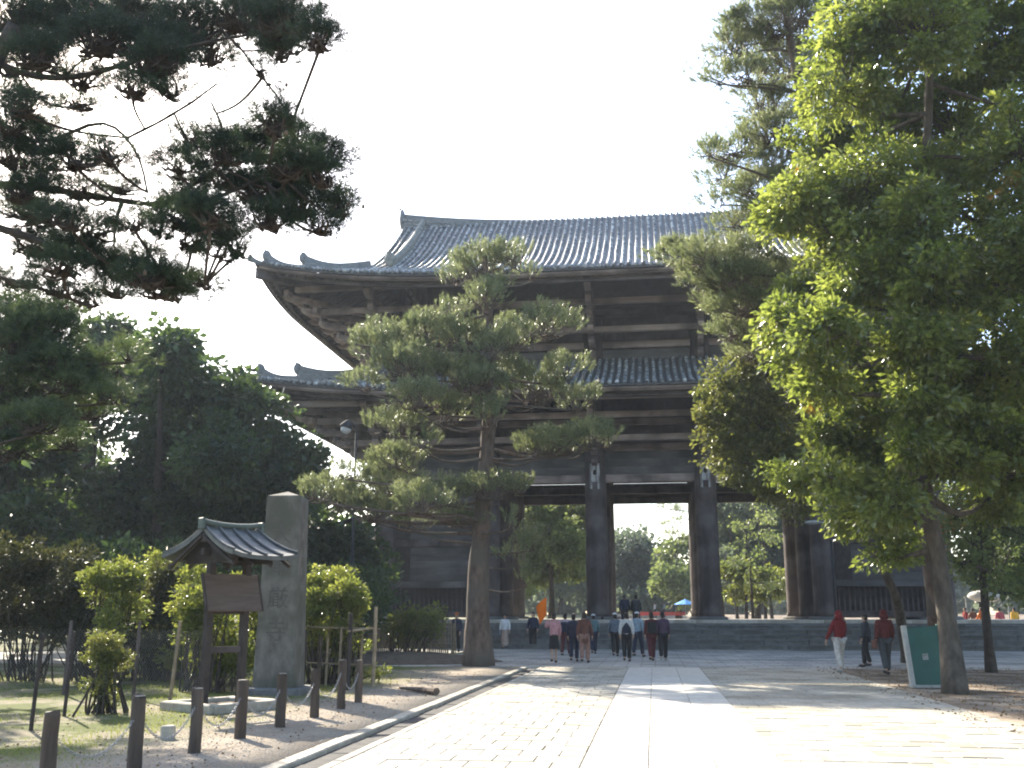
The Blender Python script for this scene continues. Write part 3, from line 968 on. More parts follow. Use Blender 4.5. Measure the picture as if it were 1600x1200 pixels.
def PB(lst, Y, m, yr=.8, jit=1.0):
    "crown masses given by survey coordinates (px, py, half width, half height[, weight[, dY]])"
    out = []
    s = px_m(Y)
    for b in lst:
        px, py, hw, hh = b[:4]
        w = b[4] if len(b) > 4 else 1.0
        dy = b[5] if len(b) > 5 else rng.normal() * jit
        s2 = px_m(Y + dy)
        out.append((at(px, py, Y + dy), (hw * s2, max(hw * s2 * yr, .3), hh * s2), w))
    return out

# --- centre-left pine in front of the gate
YC_ = 33.3
tp = [on_ground(748, 1040)] + [at(*p) for p in ((746, 960, 33.3), (748, 880, 33.3), (755, 800, 33.2), (760, 720, 33.1), (765, 640, 33.0), (764, 560, 33.0), (766, 500, 32.9), (760, 440, 32.9), (757, 400, 32.9))]
pads = PB([(758, 470, 34, 22, 1, -1.3), (770, 545, 40, 26, 1, -1.4), (752, 600, 46, 24, 1, -1.4), (775, 400, 26, 22, .8, -.5), (700, 490, 30, 22, .8), (590, 520, 30, 24, .9), (555, 530, 18, 14, .8), (570, 600, 34, 20, .8), (880, 580, 40, 30, .9, 1.0), (690, 635, 40, 20, .8), (540, 740, 30, 14, .8), (770, 655, 26, 20, .8, -1.2), (752, 420, 55, 32), (712, 430, 32, 26, 1), (800, 405, 34, 26, .9), (770, 455, 30, 14, .8), (832, 430, 22, 14, .6),
           (605, 545, 62, 34, 1.1), (665, 520, 55, 30, 1.0), (640, 575, 70, 30, 1.1), (730, 530, 60, 34, 1.1), (790, 528, 60, 28, 1.0), (855, 510, 52, 30, 1.0),
           (715, 590, 60, 34, 1.1), (650, 625, 52, 24, .9), (770, 585, 60, 36, 1, .8), (840, 610, 60, 38, .9, 1.2), (900, 625, 42, 26, .8, 1.0),
           (620, 665, 50, 22, .9), (660, 690, 30, 16, .6), (760, 640, 34, 18, .7, -1.2), (700, 650, 40, 20, .7),
           (870, 695, 62, 20, 1.0, -.6), (925, 685, 48, 22, 1.0, -.6), (840, 705, 42, 16, .9, -.6),
           (500, 770, 36, 22, .9), (545, 780, 50, 30, 1.1), (610, 760, 60, 36, 1.1), (580, 800, 50, 22, 1.0), (660, 785, 50, 30, 1.0), (625, 720, 46, 22, .9), (700, 775, 50, 24, 1.0, -1.0), (765, 768, 50, 20, 1.0, -1.0), (815, 762, 26, 14, .8, -1.0),
           (650, 820, 36, 14, .7), (720, 815, 40, 14, .7), (800, 870, 26, 26, .9, .8), (822, 905, 18, 18, .7, .8), (830, 850, 26, 16, .7, .8), (790, 820, 26, 14, .6)], YC_, 1, yr=1.0, jit=1.2)
pine_tree('broad layered pine with a thick trunk alone on the left edge of the path', tp, .41, .09, pads, M['needle'], M['bark'], shoots=7, k=18, twig=.34, nlen=.15, w=.024, sub=.27, r_limb=.07, upness=1.1, dens=1.2, tall=1.35, spread=.48)
# root mound
g = Geo()
bc = on_ground(748, 1040)
V = []
for i in range(9):
    for j in range(28):
        a = j / 27.0 * 2 * math.pi; f = i / 8.0
        V.append((-9.2 + math.cos(a) * 4.2 * f, 36.2 + math.sin(a) * 3.2 * f, .34 * (1 - f ** 2.2) + rng.normal() * .015 - .03))
Geo().grid(V, 9, 28).build('soil_mound', M['soil'], kind='structure', smooth=True)

# --- near pine, upper left: trunk stands left of the view, branches reach in
NY = 12.0
nb_path = [np.array((-11.8, 12.6, 0)), np.array((-11.4, 12.5, 2.5)), np.array((-10.9, 12.4, 4.6)), np.array((-10.3, 12.2, 6.2)), np.array((-9.5, 12.0, 8.0)), np.array((-8.6, 11.8, 9.6))]
near = PB([(160, 60, 80, 40, .8), (60, 60, 70, 40, .8), (260, 70, 60, 30, .8), (440, 60, 60, 26), (20, 160, 30, 30, .7), (230, 100, 50, 26, .7), (180, 290, 40, 14, .5), (120, 300, 50, 14, .5), (60, 275, 50, 16, .7), (340, 205, 30, 12, .4), (310, 250, 40, 14, .5), (350, 285, 40, 14, .6), (420, 345, 40, 18, .9), (440, 290, 50, 20, 1), (290, 320, 60, 14, .5), (210, 350, 40, 10, .4), (150, 360, 40, 12, .5), (60, 340, 60, 14, .6), (220, 400, 30, 12, .6), (250, 455, 40, 14, .8), (100, 420, 60, 14, .7), (345, 395, 20, 14, .6),(450, 35, 70, 34), (500, 60, 34, 26), (380, 25, 70, 36), (300, 40, 70, 40), (210, 30, 80, 40), (110, 30, 80, 36), (30, 30, 60, 40), (330, 85, 40, 22), (250, 95, 50, 28), (440, 85, 28, 16, .7),
           (60, 90, 60, 26, .9), (130, 125, 46, 16, .6), (210, 140, 40, 20, .8), (262, 138, 30, 22, .8), (20, 110, 30, 16, .7), (40, 170, 44, 14, .7), (120, 160, 40, 12, .5),
           (60, 225, 54, 26, .9), (20, 245, 36, 24, .9), (120, 250, 50, 20, .8), (170, 240, 34, 16, .6), (410, 115, 14, 10, .6),
           (430, 195, 38, 26, 1.0), (465, 215, 34, 22, 1), (400, 235, 56, 26, 1.1), (350, 240, 40, 18, .8), (450, 262, 46, 26, 1.1), (515, 245, 34, 18, 1.0), (500, 275, 34, 18, .9),
           (300, 220, 40, 16, .45), (280, 262, 40, 14, .5), (300, 300, 40, 16, .6), (400, 300, 50, 22, 1.1), (470, 322, 52, 26, 1.1), (530, 325, 30, 20, 1.0), (500, 355, 32, 14, .8),
           (330, 340, 46, 20, .8), (280, 345, 40, 18, .7), (300, 378, 40, 20, .8), (370, 385, 26, 20, .6), (350, 360, 30, 20, .6), (250, 360, 24, 14, .5),
           (40, 330, 40, 16, .8), (110, 345, 40, 16, .5), (60, 385, 50, 18, .9), (120, 395, 46, 18, 1), (180, 420, 46, 18, 1), (235, 435, 42, 18, 1), (285, 445, 34, 12, .9), (270, 462, 16, 12, .7), (180, 455, 30, 12, .6), (320, 445, 16, 8, .6),
           (30, 300, 36, 20, .9), (20, 200, 30, 20, .8), (30, 440, 40, 9, .5), (90, 455, 40, 10, .5), (140, 470, 30, 10, .5)], NY, 1, yr=.7, jit=.7)
# limbs of the near pine follow their own lines
limb_lines = [((-60, 285), (60, 292), (150, 308), (250, 322), (330, 312), (380, 295), (430, 262)),
              ((-60, 340), (40, 368), (110, 398), (190, 425), (270, 438), (320, 446)),
              ((-80, 60), (40, 120), (110, 125), (180, 105), (260, 80), (350, 60), (450, 45)),
              ((-80, 130), (60, 235), (160, 180), (200, 215), (225, 255), (230, 300)),
              ((-40, 425), (30, 440), (90, 460), (150, 480)),
              ((190, 318), (180, 345), (178, 385)), ((250, 322), (300, 290), (340, 262), (352, 240), (345, 190), (330, 160)), ((200, 215), (250, 190), (300, 160), (340, 130)), ((345, 45), (380, 80), (400, 110))]
def wline(ps, Y, dY=0.0):
    return np.array([at(p[0], p[1], Y + dY + .25 * math.sin(i)) for i, p in enumerate(ps)])
LL = [wline(p, NY) for p in limb_lines]
allpts = np.concatenate([resample(l, 24) for l in LL])
near2 = []
for (c, r, w) in near:
    d = np.linalg.norm(allpts - c, axis=1)
    near2.append((c, r, w, allpts[int(np.argmin(d))]))
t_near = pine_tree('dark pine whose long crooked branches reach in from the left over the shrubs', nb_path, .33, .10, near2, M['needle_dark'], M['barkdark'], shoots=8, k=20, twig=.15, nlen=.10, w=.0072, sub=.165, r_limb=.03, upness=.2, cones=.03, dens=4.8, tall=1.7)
g = Geo()
tr0 = np.array((-10.6, 12.3, 5.3))
for i, l in enumerate(LL):
    if i in (0, 1, 2, 3, 4): l = np.vstack([nb_path[3 if i != 2 else 4] + np.array((0, 0, -.6 * (i == 4))), l])
    q = resample(l, 26)
    r0 = (.085, .075, .07, .055, .045, .03, .04, .022, .02)[i]
    g.tube(q, np.linspace(r0, .014, 26) * (1 + .08 * rng.normal(size=26)), 8)
for a in range(len(g.v)): g.v[a] = (g.v[a] - nb_path[0]).astype(np.float32)
g.build('limbs', M['barkdark'], t_near, smooth=True)

# --- a second pine further left, its middle branches catching the light
p2 = [np.array((-15.2, 17.5, 0)), np.array((-14.9, 17.7, 2.0)), np.array((-14.4, 18, 4.0)), np.array((-13.9, 18, 5.6)), np.array((-13.5, 18, 6.6))]
pads2 = PB([(20, 500, 60, 40, 1.2), (80, 490, 50, 24, 1.1), (40, 540, 70, 40, 1.1), (0, 600, 60, 50, 1), (90, 570, 60, 30, 1), (130, 640, 50, 24, .9), (10, 660, 60, 40, 1), (60, 510, 66, 34, 1.2), (20, 540, 50, 34, 1.1), (100, 545, 40, 22, .9), (160, 580, 46, 24, 1), (205, 555, 26, 18, .9), (110, 600, 60, 26, 1), (40, 600, 60, 30, 1), (170, 620, 40, 18, .9), (60, 660, 60, 28, 1), (20, 700, 50, 30, 1), (110, 690, 40, 20, .8), (30, 470, 30, 12, .8)], 18, 1, yr=.8, jit=.6)
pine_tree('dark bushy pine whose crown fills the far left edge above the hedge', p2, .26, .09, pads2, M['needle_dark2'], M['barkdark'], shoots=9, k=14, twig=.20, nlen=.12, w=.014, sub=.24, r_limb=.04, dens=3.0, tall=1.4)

# --- right: tall pine (behind) and camphor (front)
rp = [on_ground(1470, 1040)] + [at(*p) for p in ((1466, 960, 28.5), (1456, 880, 28.5), (1440, 780, 28.3), (1415, 660, 28.2), (1380, 540, 28), (1335, 430, 28), (1300, 330, 28), (1270, 220, 28), (1240, 100, 28), (1225, 0, 28), (1215, -80, 28))]
pads = PB([(1200, 40, 70, 34), (1150, 75, 50, 26, .9), (1230, 100, 70, 34), (1165, 120, 44, 20, .8), (1120, 125, 26, 12, .6), (1100, 112, 16, 9, .5), (1200, 165, 60, 26, .9), (1215, 210, 60, 26, .8), (1150, 235, 50, 22, .9), (1110, 238, 30, 14, .7), (1205, 255, 50, 20, .8), (1130, 275, 40, 16, .8),
           (1190, 300, 60, 26, 1), (1130, 312, 30, 14, .7), (1220, 335, 50, 22, .9), (1160, 350, 50, 18, .8), (1250, 20, 60, 40), (1260, 280, 40, 30),
           (1060, 400, 44, 16, 1.1), (1110, 405, 56, 22, 1.1), (1165, 400, 50, 24, 1.1), (1095, 435, 40, 14, .9), (1150, 440, 56, 24, 1.1), (1210, 440, 56, 30, 1.1), (1165, 480, 56, 24, 1.1), (1215, 500, 50, 26, 1), (1150, 520, 46, 22, 1), (1190, 550, 46, 24, 1), (1125, 470, 30, 14, .8), (1270, 130, 60, 50), (1285, 400, 50, 40), (1215, -40, 90, 40)], 28, 1, yr=.9, jit=1.0)
pine_tree('tall leaning pine on the right reaching over the gate roof', rp, .34, .09, pads, M['needle_r'], M['bark'], shoots=8, k=18, twig=.32, nlen=.15, w=.022, spread=.5, sub=.31, r_limb=.06, dens=2.3, tall=1.3)

cp = [on_ground(1493, 1083)] + [at(*p) for p in ((1484, 1000, 23.5), (1474, 930, 23.5), (1462, 850, 23.5), (1447, 780, 23.4), (1437, 700, 23.4), (1436, 600, 23.4), (1430, 480, 23.4), (1436, 350, 23.4), (1450, 200, 23.4), (1455, 60, 23.4))]
blobs = PB([(1430, 700, 46, 34, 1, -1.8), (1440, 610, 50, 40, 1, -1.8), (1430, 530, 50, 40, 1, -1.8), (1450, 430, 50, 50, 1, -1.8), (1440, 330, 50, 50, 1, -1.8), (1400, 780, 34, 30, 1, -1.2), (1550, 760, 50, 40, .9, 1.5), (1500, 720, 50, 40, .9), (1600, 720, 50, 60, .9), (1340, 40, 70, 60), (1440, 40, 90, 90), (1550, 60, 100, 100), (1315, 130, 66, 60), (1400, 170, 90, 80), (1500, 190, 90, 70, .8), (1590, 220, 80, 90, .8), (1290, 220, 54, 50), (1350, 280, 80, 60), (1450, 300, 80, 60, .75), (1550, 330, 80, 70, .8),
            (1245, 320, 46, 40), (1215, 345, 24, 28, .9), (1300, 370, 56, 40), (1380, 380, 70, 50), (1270, 300, 50, 30), (1450, 420, 80, 60, .9), (1550, 450, 80, 60, .9), (1340, 450, 50, 40),
            (1260, 455, 40, 26), (1225, 500, 34, 40), (1290, 520, 50, 44), (1245, 560, 34, 36), (1290, 600, 40, 40), (1360, 540, 60, 50, .9), (1450, 540, 60, 50, .9), (1540, 570, 70, 60), (1600, 520, 60, 90), (1600, 640, 60, 60),
            (1350, 640, 60, 44, .9), (1300, 680, 50, 34), (1420, 650, 56, 44, .9), (1250, 745, 40, 22), (1310, 745, 46, 32), (1370, 730, 50, 36), (1335, 800, 44, 30), (1380, 800, 40, 36), (1500, 660, 60, 44), (1560, 690, 56, 40), (1395, 860, 34, 34, .8), (1520, 620, 50, 30),
            (1480, -60, 160, 60), (1640, 120, 70, 120), (1640, 380, 70, 100)], 23.4, 1, yr=1.0, jit=1.3)
broad_tree('tall spreading camphor tree beside the green panel, its glossy crown filling the right side', cp, .20, .08, blobs, .15, M['leaf_camphor'], M['bark2'], nsub=26, nleaf=70, subr=.38, width=.52)

ob = [on_ground(1420, 1035)] + [at(*p) for p in ((1400, 930, 31.5), (1360, 850, 31.5), (1300, 760, 31.5), (1240, 680, 31.5), (1200, 600, 31.5))]
blobs = PB([(1150, 600, 50, 40), (1195, 560, 46, 34), (1130, 650, 42, 36), (1190, 650, 60, 44), (1250, 640, 60, 50), (1140, 705, 46, 30), (1195, 720, 50, 34), (1255, 720, 46, 40), (1215, 765, 34, 18, .9), (1165, 745, 30, 14, .8), (1300, 650, 60, 60), (1245, 580, 50, 40), (1320, 740, 60, 50), (1250, 790, 30, 16, .8)], 31.5, 1, yr=.9, jit=1.0)
broad_tree('olive green small-leaved tree leaning left against the gate columns, behind the camphor', ob, .20, .07, blobs, .135, M['leaf_olive'], M['bark2'], nsub=30, nleaf=70, subr=.42, width=.55)

# --- small trees at right edge
st = [on_ground(1549, 1050)] + [at(*p) for p in ((1542, 980, 31.3), (1536, 900, 31.3), (1527, 820, 31.3), (1520, 740, 31.3), (1510, 640, 31.3))]
blobs = PB([(1570, 810, 50, 44, 1), (1600, 860, 44, 50, 1), (1560, 880, 34, 44, .9), (1500, 800, 36, 34, .8), (1505, 870, 26, 34, .8), (1520, 840, 40, 40, .8), (1600, 920, 30, 24, .7), (1500, 760, 50, 34, .8), (1590, 780, 50, 40, .8), (1500, 870, 24, 30, .5), (1560, 740, 60, 40, .7), (1530, 690, 60, 40)], 31.3, 1, jit=1.0)
broad_tree('thin dark straight tree with sparse foliage right of the leaning camphor trunk', st, .13, .05, blobs, .12, M['leaf_far'], M['barkdark'], nsub=16, nleaf=44, subr=.4, width=.55)
og = [np.array((19.5, 48, 0)), np.array((19.2, 48, 3)), at(1490, 830, 48)]
blobs = PB([(1500, 805, 34, 14, 1), (1475, 820, 24, 14, .8), (1520, 815, 24, 10, .8), (1495, 840, 36, 14, .4)], 45, 1, jit=.6)
broad_tree('small orange autumn maple behind the thin dark tree at the right', og, .12, .05, blobs, .15, M['leaf_orange'], M['barkdark'], nsub=8, nleaf=36, subr=.45, name='maple_tree')
for (x, y, h, lab, lm) in ((15.6, 43.5, 8.5, 'green tree in front of the right end of the steps, beside the thin dark trunk', 'leaf_far'), (21.5, 73, 13, 'dark tree beyond the right end of the stone platform', 'leaf_dark'), (28.5, 80, 17, 'tallest dark tree beyond the platform at the far right', 'leaf_dark'), (17.5, 78, 12, 'dark rounded tree behind the right end of the gate', 'leaf_dark'), (25.5, 70, 11, 'yellow green tree beyond the platform among the dark ones', 'leaf_far'), (17.2, 37, 10, 'olive green tree at the right edge, nearer than the steps', 'leaf_olive')):
    bl = []
    for k in range(12):
        a = rng.random() * 6.28; f = rng.random()
        bl.append(((x + math.cos(a) * h * .26 * f, y + math.sin(a) * h * .26 * f, h * (.32 + .55 * rng.random())), (h * .16, h * .16, h * .11), .7))
    broad_tree(lab, [(x, y, 0), (x + .3, y, h * .4), (x, y, h * .85)], h * .022, .06, bl, .30, M[lm], M['barkdark'], nsub=15, nleaf=54, subr=.7, limbs=True, width=.6)

# --- dark trees left of the gate
left_trees = [
    ('tall evergreen left of the gate with the highest rounded top of the dark row', (-21.5, 43, 0), [(255, 545, 50, 34), (290, 590, 60, 44), (240, 600, 60, 50), (330, 640, 60, 50), (270, 680, 70, 50), (340, 720, 60, 60), (260, 760, 70, 50), (320, 800, 70, 50), (215, 720, 24, 30, .6)]),
    ('dark evergreen tree nearest the gate, sloping down towards the stone pillar', (-16.0, 44, 0), [(370, 620, 40, 40), (400, 660, 50, 50), (440, 700, 40, 40), (400, 740, 60, 60), (455, 760, 44, 54), (380, 820, 70, 60), (460, 840, 50, 50), (430, 900, 60, 50), (485, 715, 20, 24, .8), (350, 880, 60, 40)]),
    ('broad dark tree with small sky gaps in its crown, second from the left', (-26.0, 45, 0), [(165, 520, 40, 24), (190, 560, 50, 34), (140, 590, 60, 40), (130, 660, 50, 50, .7), (200, 640, 34, 30, .45), (100, 740, 70, 50, .8), (170, 790, 60, 50, .9), (100, 830, 80, 50), (210, 830, 60, 50)]),
    ('dark tree at the far left edge, leftmost of the dark row', (-31.0, 42, 0), [(60, 590, 60, 40), (20, 640, 60, 50), (60, 700, 60, 50, .8), (10, 760, 60, 60), (50, 830, 60, 50), (-60, 600, 80, 60), (-60, 740, 80, 60)]),
    ('shorter dark tree beside the lamp post, between the dark row and the gate', (-13.4, 47, 0), [(500, 800, 34, 30, .8), (520, 850, 44, 40, .8), (560, 860, 34, 40, .6), (500, 900, 44, 36, .8), (560, 910, 34, 30, .6), (540, 780, 20, 16, .5)]),
]
for k, (lab, b, bl) in enumerate(left_trees):
    Y = b[1]
    tops = PB(bl, Y, 1, yr=1.1, jit=1.4)
    top = tops[0][0]
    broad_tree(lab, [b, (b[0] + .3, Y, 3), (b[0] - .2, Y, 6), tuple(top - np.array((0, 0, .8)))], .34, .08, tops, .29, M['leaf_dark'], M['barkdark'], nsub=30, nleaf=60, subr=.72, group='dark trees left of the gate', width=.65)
for (x, y, h) in ((-24, 56, 11), (-36, 60, 13), (-45, 52, 13), (-17.5, 62, 9), (-52, 66, 15)):
    bl = []
    for k in range(11):
        a = rng.random() * 6.28; f = rng.random()
        bl.append(((x + math.cos(a) * h * .3 * f, y + math.sin(a) * h * .3 * f, h * (.3 + .52 * rng.random())), (h * .17, h * .17, h * .12), .7))
    lab = {-24: 'dark tree glimpsed behind the tallest tree of the dark row', -36: 'background tree seen through the gaps of the left crowns', -45: 'background tree at the far left behind the leftmost dark tree', -17.5: 'low background tree between the dark row and the left gate corner', -52: 'outermost background tree behind the left grove'}[x]
    broad_tree(lab, [(x, y, 0), (x + .3, y, h * .4), (x, y, h * .8)], h * .022, .06, bl, .42, M['leaf_dark'], M['barkdark'], nsub=13, nleaf=54, subr=.95, width=.65)

# unseen trees added outside the view to shade the lawn and right side
for (x, y, h, w_, lab, lm) in ((-18.5, 21.5, 10, .65, 'evergreen shade tree added outside the view, far left of the lawn beside the hedge', 'leaf_dark'), (-25.5, 29, 13, .8, 'tall evergreen shade tree added left of the second pine, outside the view', 'leaf_dark'), (-32, 35, 15, 1.0, 'tallest evergreen shade tree added left of the dark row, outside the view', 'leaf_dark'),
                               (13.5, 12, 13, 1.0, 'tall broad shade tree added outside the view, right of the path near the camera', 'leaf_olive'), (17, 24, 15, 1.0, 'tall broad shade tree added right of the camphor tree beyond the picture edge', 'leaf_olive')):
    bl = []
    for k in range(11):
        a = rng.random() * 6.28; f = rng.random()
        bl.append(((x + math.cos(a) * h * .24 * f, y + math.sin(a) * h * .24 * f, h * (.42 + .5 * rng.random())), (h * .14, h * .14, h * .10), w_))
    broad_tree(lab, [(x, y, 0), (x + .3, y, h * .4), (x, y, h * .85)], h * .022, .06, bl, .36, M[lm], M['barkdark'], nsub=11, nleaf=50, subr=.8, width=.6)

# --- trees beyond the gate
far_specs = [
    ('forked yellow-green tree seen through the left opening of the gate', -8.2, 80, [(830, 800, 40, 24), (890, 800, 36, 24), (815, 880, 26, 30), (900, 880, 24, 30), (860, 830, 50, 24), (830, 860, 36, 30), (890, 850, 30, 34), (850, 885, 50, 26), (870, 800, 44, 20), (810, 830, 30, 30), (905, 810, 26, 30)], 'leaf_far', .24),
    ('rounded grey-green tree framed by the central opening of the gate', -2.5, 118, [(975, 850, 20, 18), (1005, 865, 26, 22), (970, 900, 22, 26), (1025, 900, 22, 22), (995, 850, 22, 20), (980, 875, 26, 20), (1010, 885, 28, 24), (985, 905, 30, 26), (1015, 915, 28, 20), (965, 880, 16, 30), (1000, 930, 40, 12)], 'leaf_far_grey', .38),
    ('pale tree at the right side of the central opening of the gate', 4.2, 108, [(1052, 875, 20, 26), (1045, 905, 22, 22), (1062, 915, 18, 24), (1060, 850, 14, 12), (1068, 930, 14, 14)], 'leaf_far', .34),
    ('dense far tree right of the central opening, behind the columns', 12.0, 98, [(1140, 810, 30, 24), (1170, 790, 40, 24), (1210, 790, 40, 24), (1140, 900, 30, 30), (1200, 900, 40, 30), (1150, 830, 40, 30), (1190, 850, 40, 34), (1160, 870, 40, 24), (1215, 820, 30, 40), (1230, 870, 30, 40), (1130, 800, 30, 24), (1180, 800, 40, 24)], 'leaf_far_grey', .30),
    ('small bright green tree among slim trunks in the right opening of the gate', 13.5, 82, [(1145, 885, 18, 14), (1165, 905, 14, 14), (1150, 925, 18, 12), (1195, 900, 16, 14), (1215, 915, 16, 14), (1185, 925, 14, 10)], 'leaf_shrub', .22),
    ('far tree seen left of the left opening past the pine trunk', -15.0, 95, [(790, 860, 30, 40), (770, 900, 30, 30), (740, 880, 34, 44), (800, 910, 30, 24)], 'leaf_far', .30),
    ('background tree filling the gap beyond the gate between the two left openings', -13.0, 130, [(830, 830, 50, 40), (890, 830, 40, 40), (940, 860, 30, 30), (850, 900, 60, 26), (900, 910, 40, 24), (820, 880, 40, 40), (880, 860, 40, 30)], 'leaf_far_grey', .42),
    ('far green tree beyond the right opening, deepest of the row', 16.0, 135, [(1150, 890, 50, 36), (1210, 890, 50, 36), (1130, 850, 30, 40), (1250, 860, 40, 60)], 'leaf_far', .42),
    ('small tree beyond the gate, left of the rounded grey-green tree', -6.5, 150, [(955, 900, 30, 30), (930, 880, 30, 40), (975, 925, 40, 16), (1030, 925, 40, 14), (1075, 925, 40, 14)], 'leaf_far_grey', .45),
]
for lab, x, Y, bl, lm, lf in far_specs:
    tops = PB(bl, Y, 1, yr=1.0, jit=2.0)
    z0 = terrain(Y)
    top = tops[0][0]
    cx = float(np.mean([b[0][0] for b in tops]))
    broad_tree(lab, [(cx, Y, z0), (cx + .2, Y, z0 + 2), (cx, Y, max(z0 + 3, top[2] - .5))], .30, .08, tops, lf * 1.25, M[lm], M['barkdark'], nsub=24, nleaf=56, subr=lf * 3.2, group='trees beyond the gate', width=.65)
# a pine in the central opening
fp = PB([(1062, 800, 20, 7), (1050, 820, 20, 6), (1060, 838, 16, 6), (1068, 815, 14, 8), (1045, 835, 10, 4), (1075, 845, 14, 10), (1035, 792, 8, 3)], 85, 1, jit=.8)
pine_tree('distant pine leaning into the top right of the central gate opening', [(5.4, 85, terrain(85)), (5.2, 85, 5), (4.8, 85, 10), (4.2, 85, 13)], .25, .08, fp, M['needle_r'], M['barkdark'], shoots=16, k=10, twig=.3, nlen=.26, w=.03, sub=.6, r_limb=.06)
# slim trunks in the right opening
for k, (px, Y, h, lean) in enumerate(((1165, 84, 8, .4), (1176, 78, 5, 0), (1207, 88, 9, -.7), (1195, 92, 10, .6), (1152, 94, 9, -.3))):
    b = at(px, 955, Y); b[2] = terrain(Y)
    bl = [((b[0] + lean, Y, b[2] + h), (1.6, 1.4, 1.0), .7), ((b[0] + lean * .6 + .8, Y, b[2] + h * .8), (1.2, 1.0, .7), .6)]
    lab = ('slim trunked tree beyond the gate, leftmost in the right opening', 'short pale trunk tree in the middle of the right gate opening', 'leaning thin tree beyond the gate near the sunlit column', 'thin crooked tree beyond the gate in the right opening, tallest there', 'thin tree beyond the gate just right of the right central column')[k]
    broad_tree(lab, [tuple(b), (b[0] + lean * .4, Y, b[2] + h * .5), (b[0] + lean, Y, b[2] + h)], .16, .06, bl, .26, M['leaf_far'], M['barkdark'], nsub=8, nleaf=36, subr=.7, group='slim trees beyond the gate')
# far wood along the horizon
g = Geo(); gt = Geo()
Pn = []
for k in range(120):
    x = rng.uniform(-140, 120); y = rng.uniform(150, 200)
    h = rng.uniform(8, 12)
    n = 300
    o = unit(rng.normal(size=(n, 3))) * (.7 + .3 * rng.random((n, 1))) * np.array((4.5, 4.5, h * .45))
    Pn.append(np.array((x, y, 1.2 + h * .5)) + o)
Pn = np.concatenate(Pn)
leaves(g, Pn, rng.normal(size=Pn.shape), 1.5, .8)
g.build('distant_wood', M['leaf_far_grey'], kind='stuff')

# --- shrubs ---------------------------------------------------------
def shrub(label, base, bl, lf, lm, nleaf=46, subr=.22, nsub=11, stems=6, group=None, hh=1.0, width=.5, name='shrub', zmin=.1):
    base = np.asarray(base, float)
    t = thing(name, label, 'shrub', tuple(base), group=group)
    gt = Geo(); gl = Geo(); PP = []; DD = []
    for c, r, w in bl:
        c = np.asarray(c); r = np.asarray(r)
        for _ in range(stems):
            a = base + np.array((rng.normal() * .18, rng.normal() * .18, 0)) + (c - base) * np.array((.55, .55, 0))
            e = c + ball(1)[0] * r * .7
            gt.tube(curve(a, e, 6, 0, .05), np.linspace(.022, .006, 6), 5, cap=False)
        vol = (r[0] * r[1] * r[2]) ** (1 / 3)
        ns = max(3, int(1.9 * nsub * w * (vol / subr) ** 1.5 * .5))
        d = unit(rng.normal(size=(ns, 3)))
        S = c + d * (.25 + 1.0 * rng.random((ns, 1))) * r
        for s in S:
            k = int(nleaf * (.5 + rng.random()))
            o = ball(k) * subr * np.array((1, 1, .7))
            PP.append(s + o); DD.append(unit(o) + unit(s - c)[None, :] * .5 + rng.normal(size=(k, 3)) * .4 + np.array((0, 0, .1)))
    P = np.concatenate(PP); D = np.concatenate(DD)
    kp = P[:, 2] > zmin; P = P[kp]; D = D[kp]
    leaves(gl, P, D, lf, width)
    for G_ in (gt, gl):
        for a in range(len(G_.v)): G_.v[a] = (G_.v[a] - base).astype(np.float32)
    gt.build('stems', M['barkdark'], t, kind='stuff' if stems < 3 else None)
    gl.build('foliage', lm, t)
    return t
shrub('bright yellow-green shrub right of the inscribed stone pillar', (-7.35, 23.9, 0), PB([(485, 915, 26, 22), (515, 905, 34, 22), (540, 925, 30, 22), (500, 945, 34, 26), (545, 955, 24, 20, .8), (480, 960, 24, 28, .8), (520, 985, 40, 24, .8), (490, 1010, 30, 24, .6), (540, 1005, 34, 20, .5), (560, 945, 12, 14, .8)], 23.9, 1, jit=.3), .085, M['leaf_shrub'], 40, .17)
shrub('lit leafy shrub between the notice board posts', (-9.3, 20.6, 0), PB([(305, 905, 24, 24), (300, 945, 30, 30), (330, 960, 34, 30), (300, 985, 26, 26), (345, 1000, 34, 34), (360, 930, 24, 30, .8), (370, 1030, 30, 28), (320, 1040, 28, 26)], 21.8, 1, jit=.4), .085, M['leaf_shrub'], 40, .17)
shrub('sunlit rounded shrub top left of the notice board', (-12.6, 22.5, 0), PB([(165, 895, 34, 14), (195, 890, 26, 14), (150, 905, 22, 12), (205, 905, 20, 14), (180, 930, 44, 26, .9), (200, 960, 34, 26, .8), (170, 970, 30, 24, .6)], 22.5, 1, jit=.4), .08, M['leaf_shrub'], 40, .17)
shrub('wide dull green bush filling the space between the hedge and the notice board', (-13.5, 26.5, 0), PB([(215, 930, 40, 30), (265, 935, 40, 34), (300, 920, 30, 30), (230, 985, 40, 30), (280, 985, 44, 34), (190, 985, 30, 30), (250, 1010, 44, 16), (150, 960, 34, 34), (320, 960, 26, 30)], 26.5, 1, jit=.6), .11, M['leaf_olive'], 44, .24, 13, stems=4)
shrub('mixed green bush low behind the notice board posts, left of the stone pillar', (-9.6, 23.5, 0), PB([(390, 960, 26, 34), (350, 1010, 40, 26), (310, 1020, 34, 20), (385, 1020, 22, 26), (280, 1030, 24, 16)], 23.5, 1, jit=.4), .10, M['leaf_shrub'], 36, .2, 11, stems=4)
shrub('small upright bright shrub left of the notice board roof', (-11.6, 25.5, 0), PB([(247, 882, 11, 20), (248, 915, 14, 16)], 25.5, 1, jit=.2), .08, M['leaf_shrub'], 40, .16)
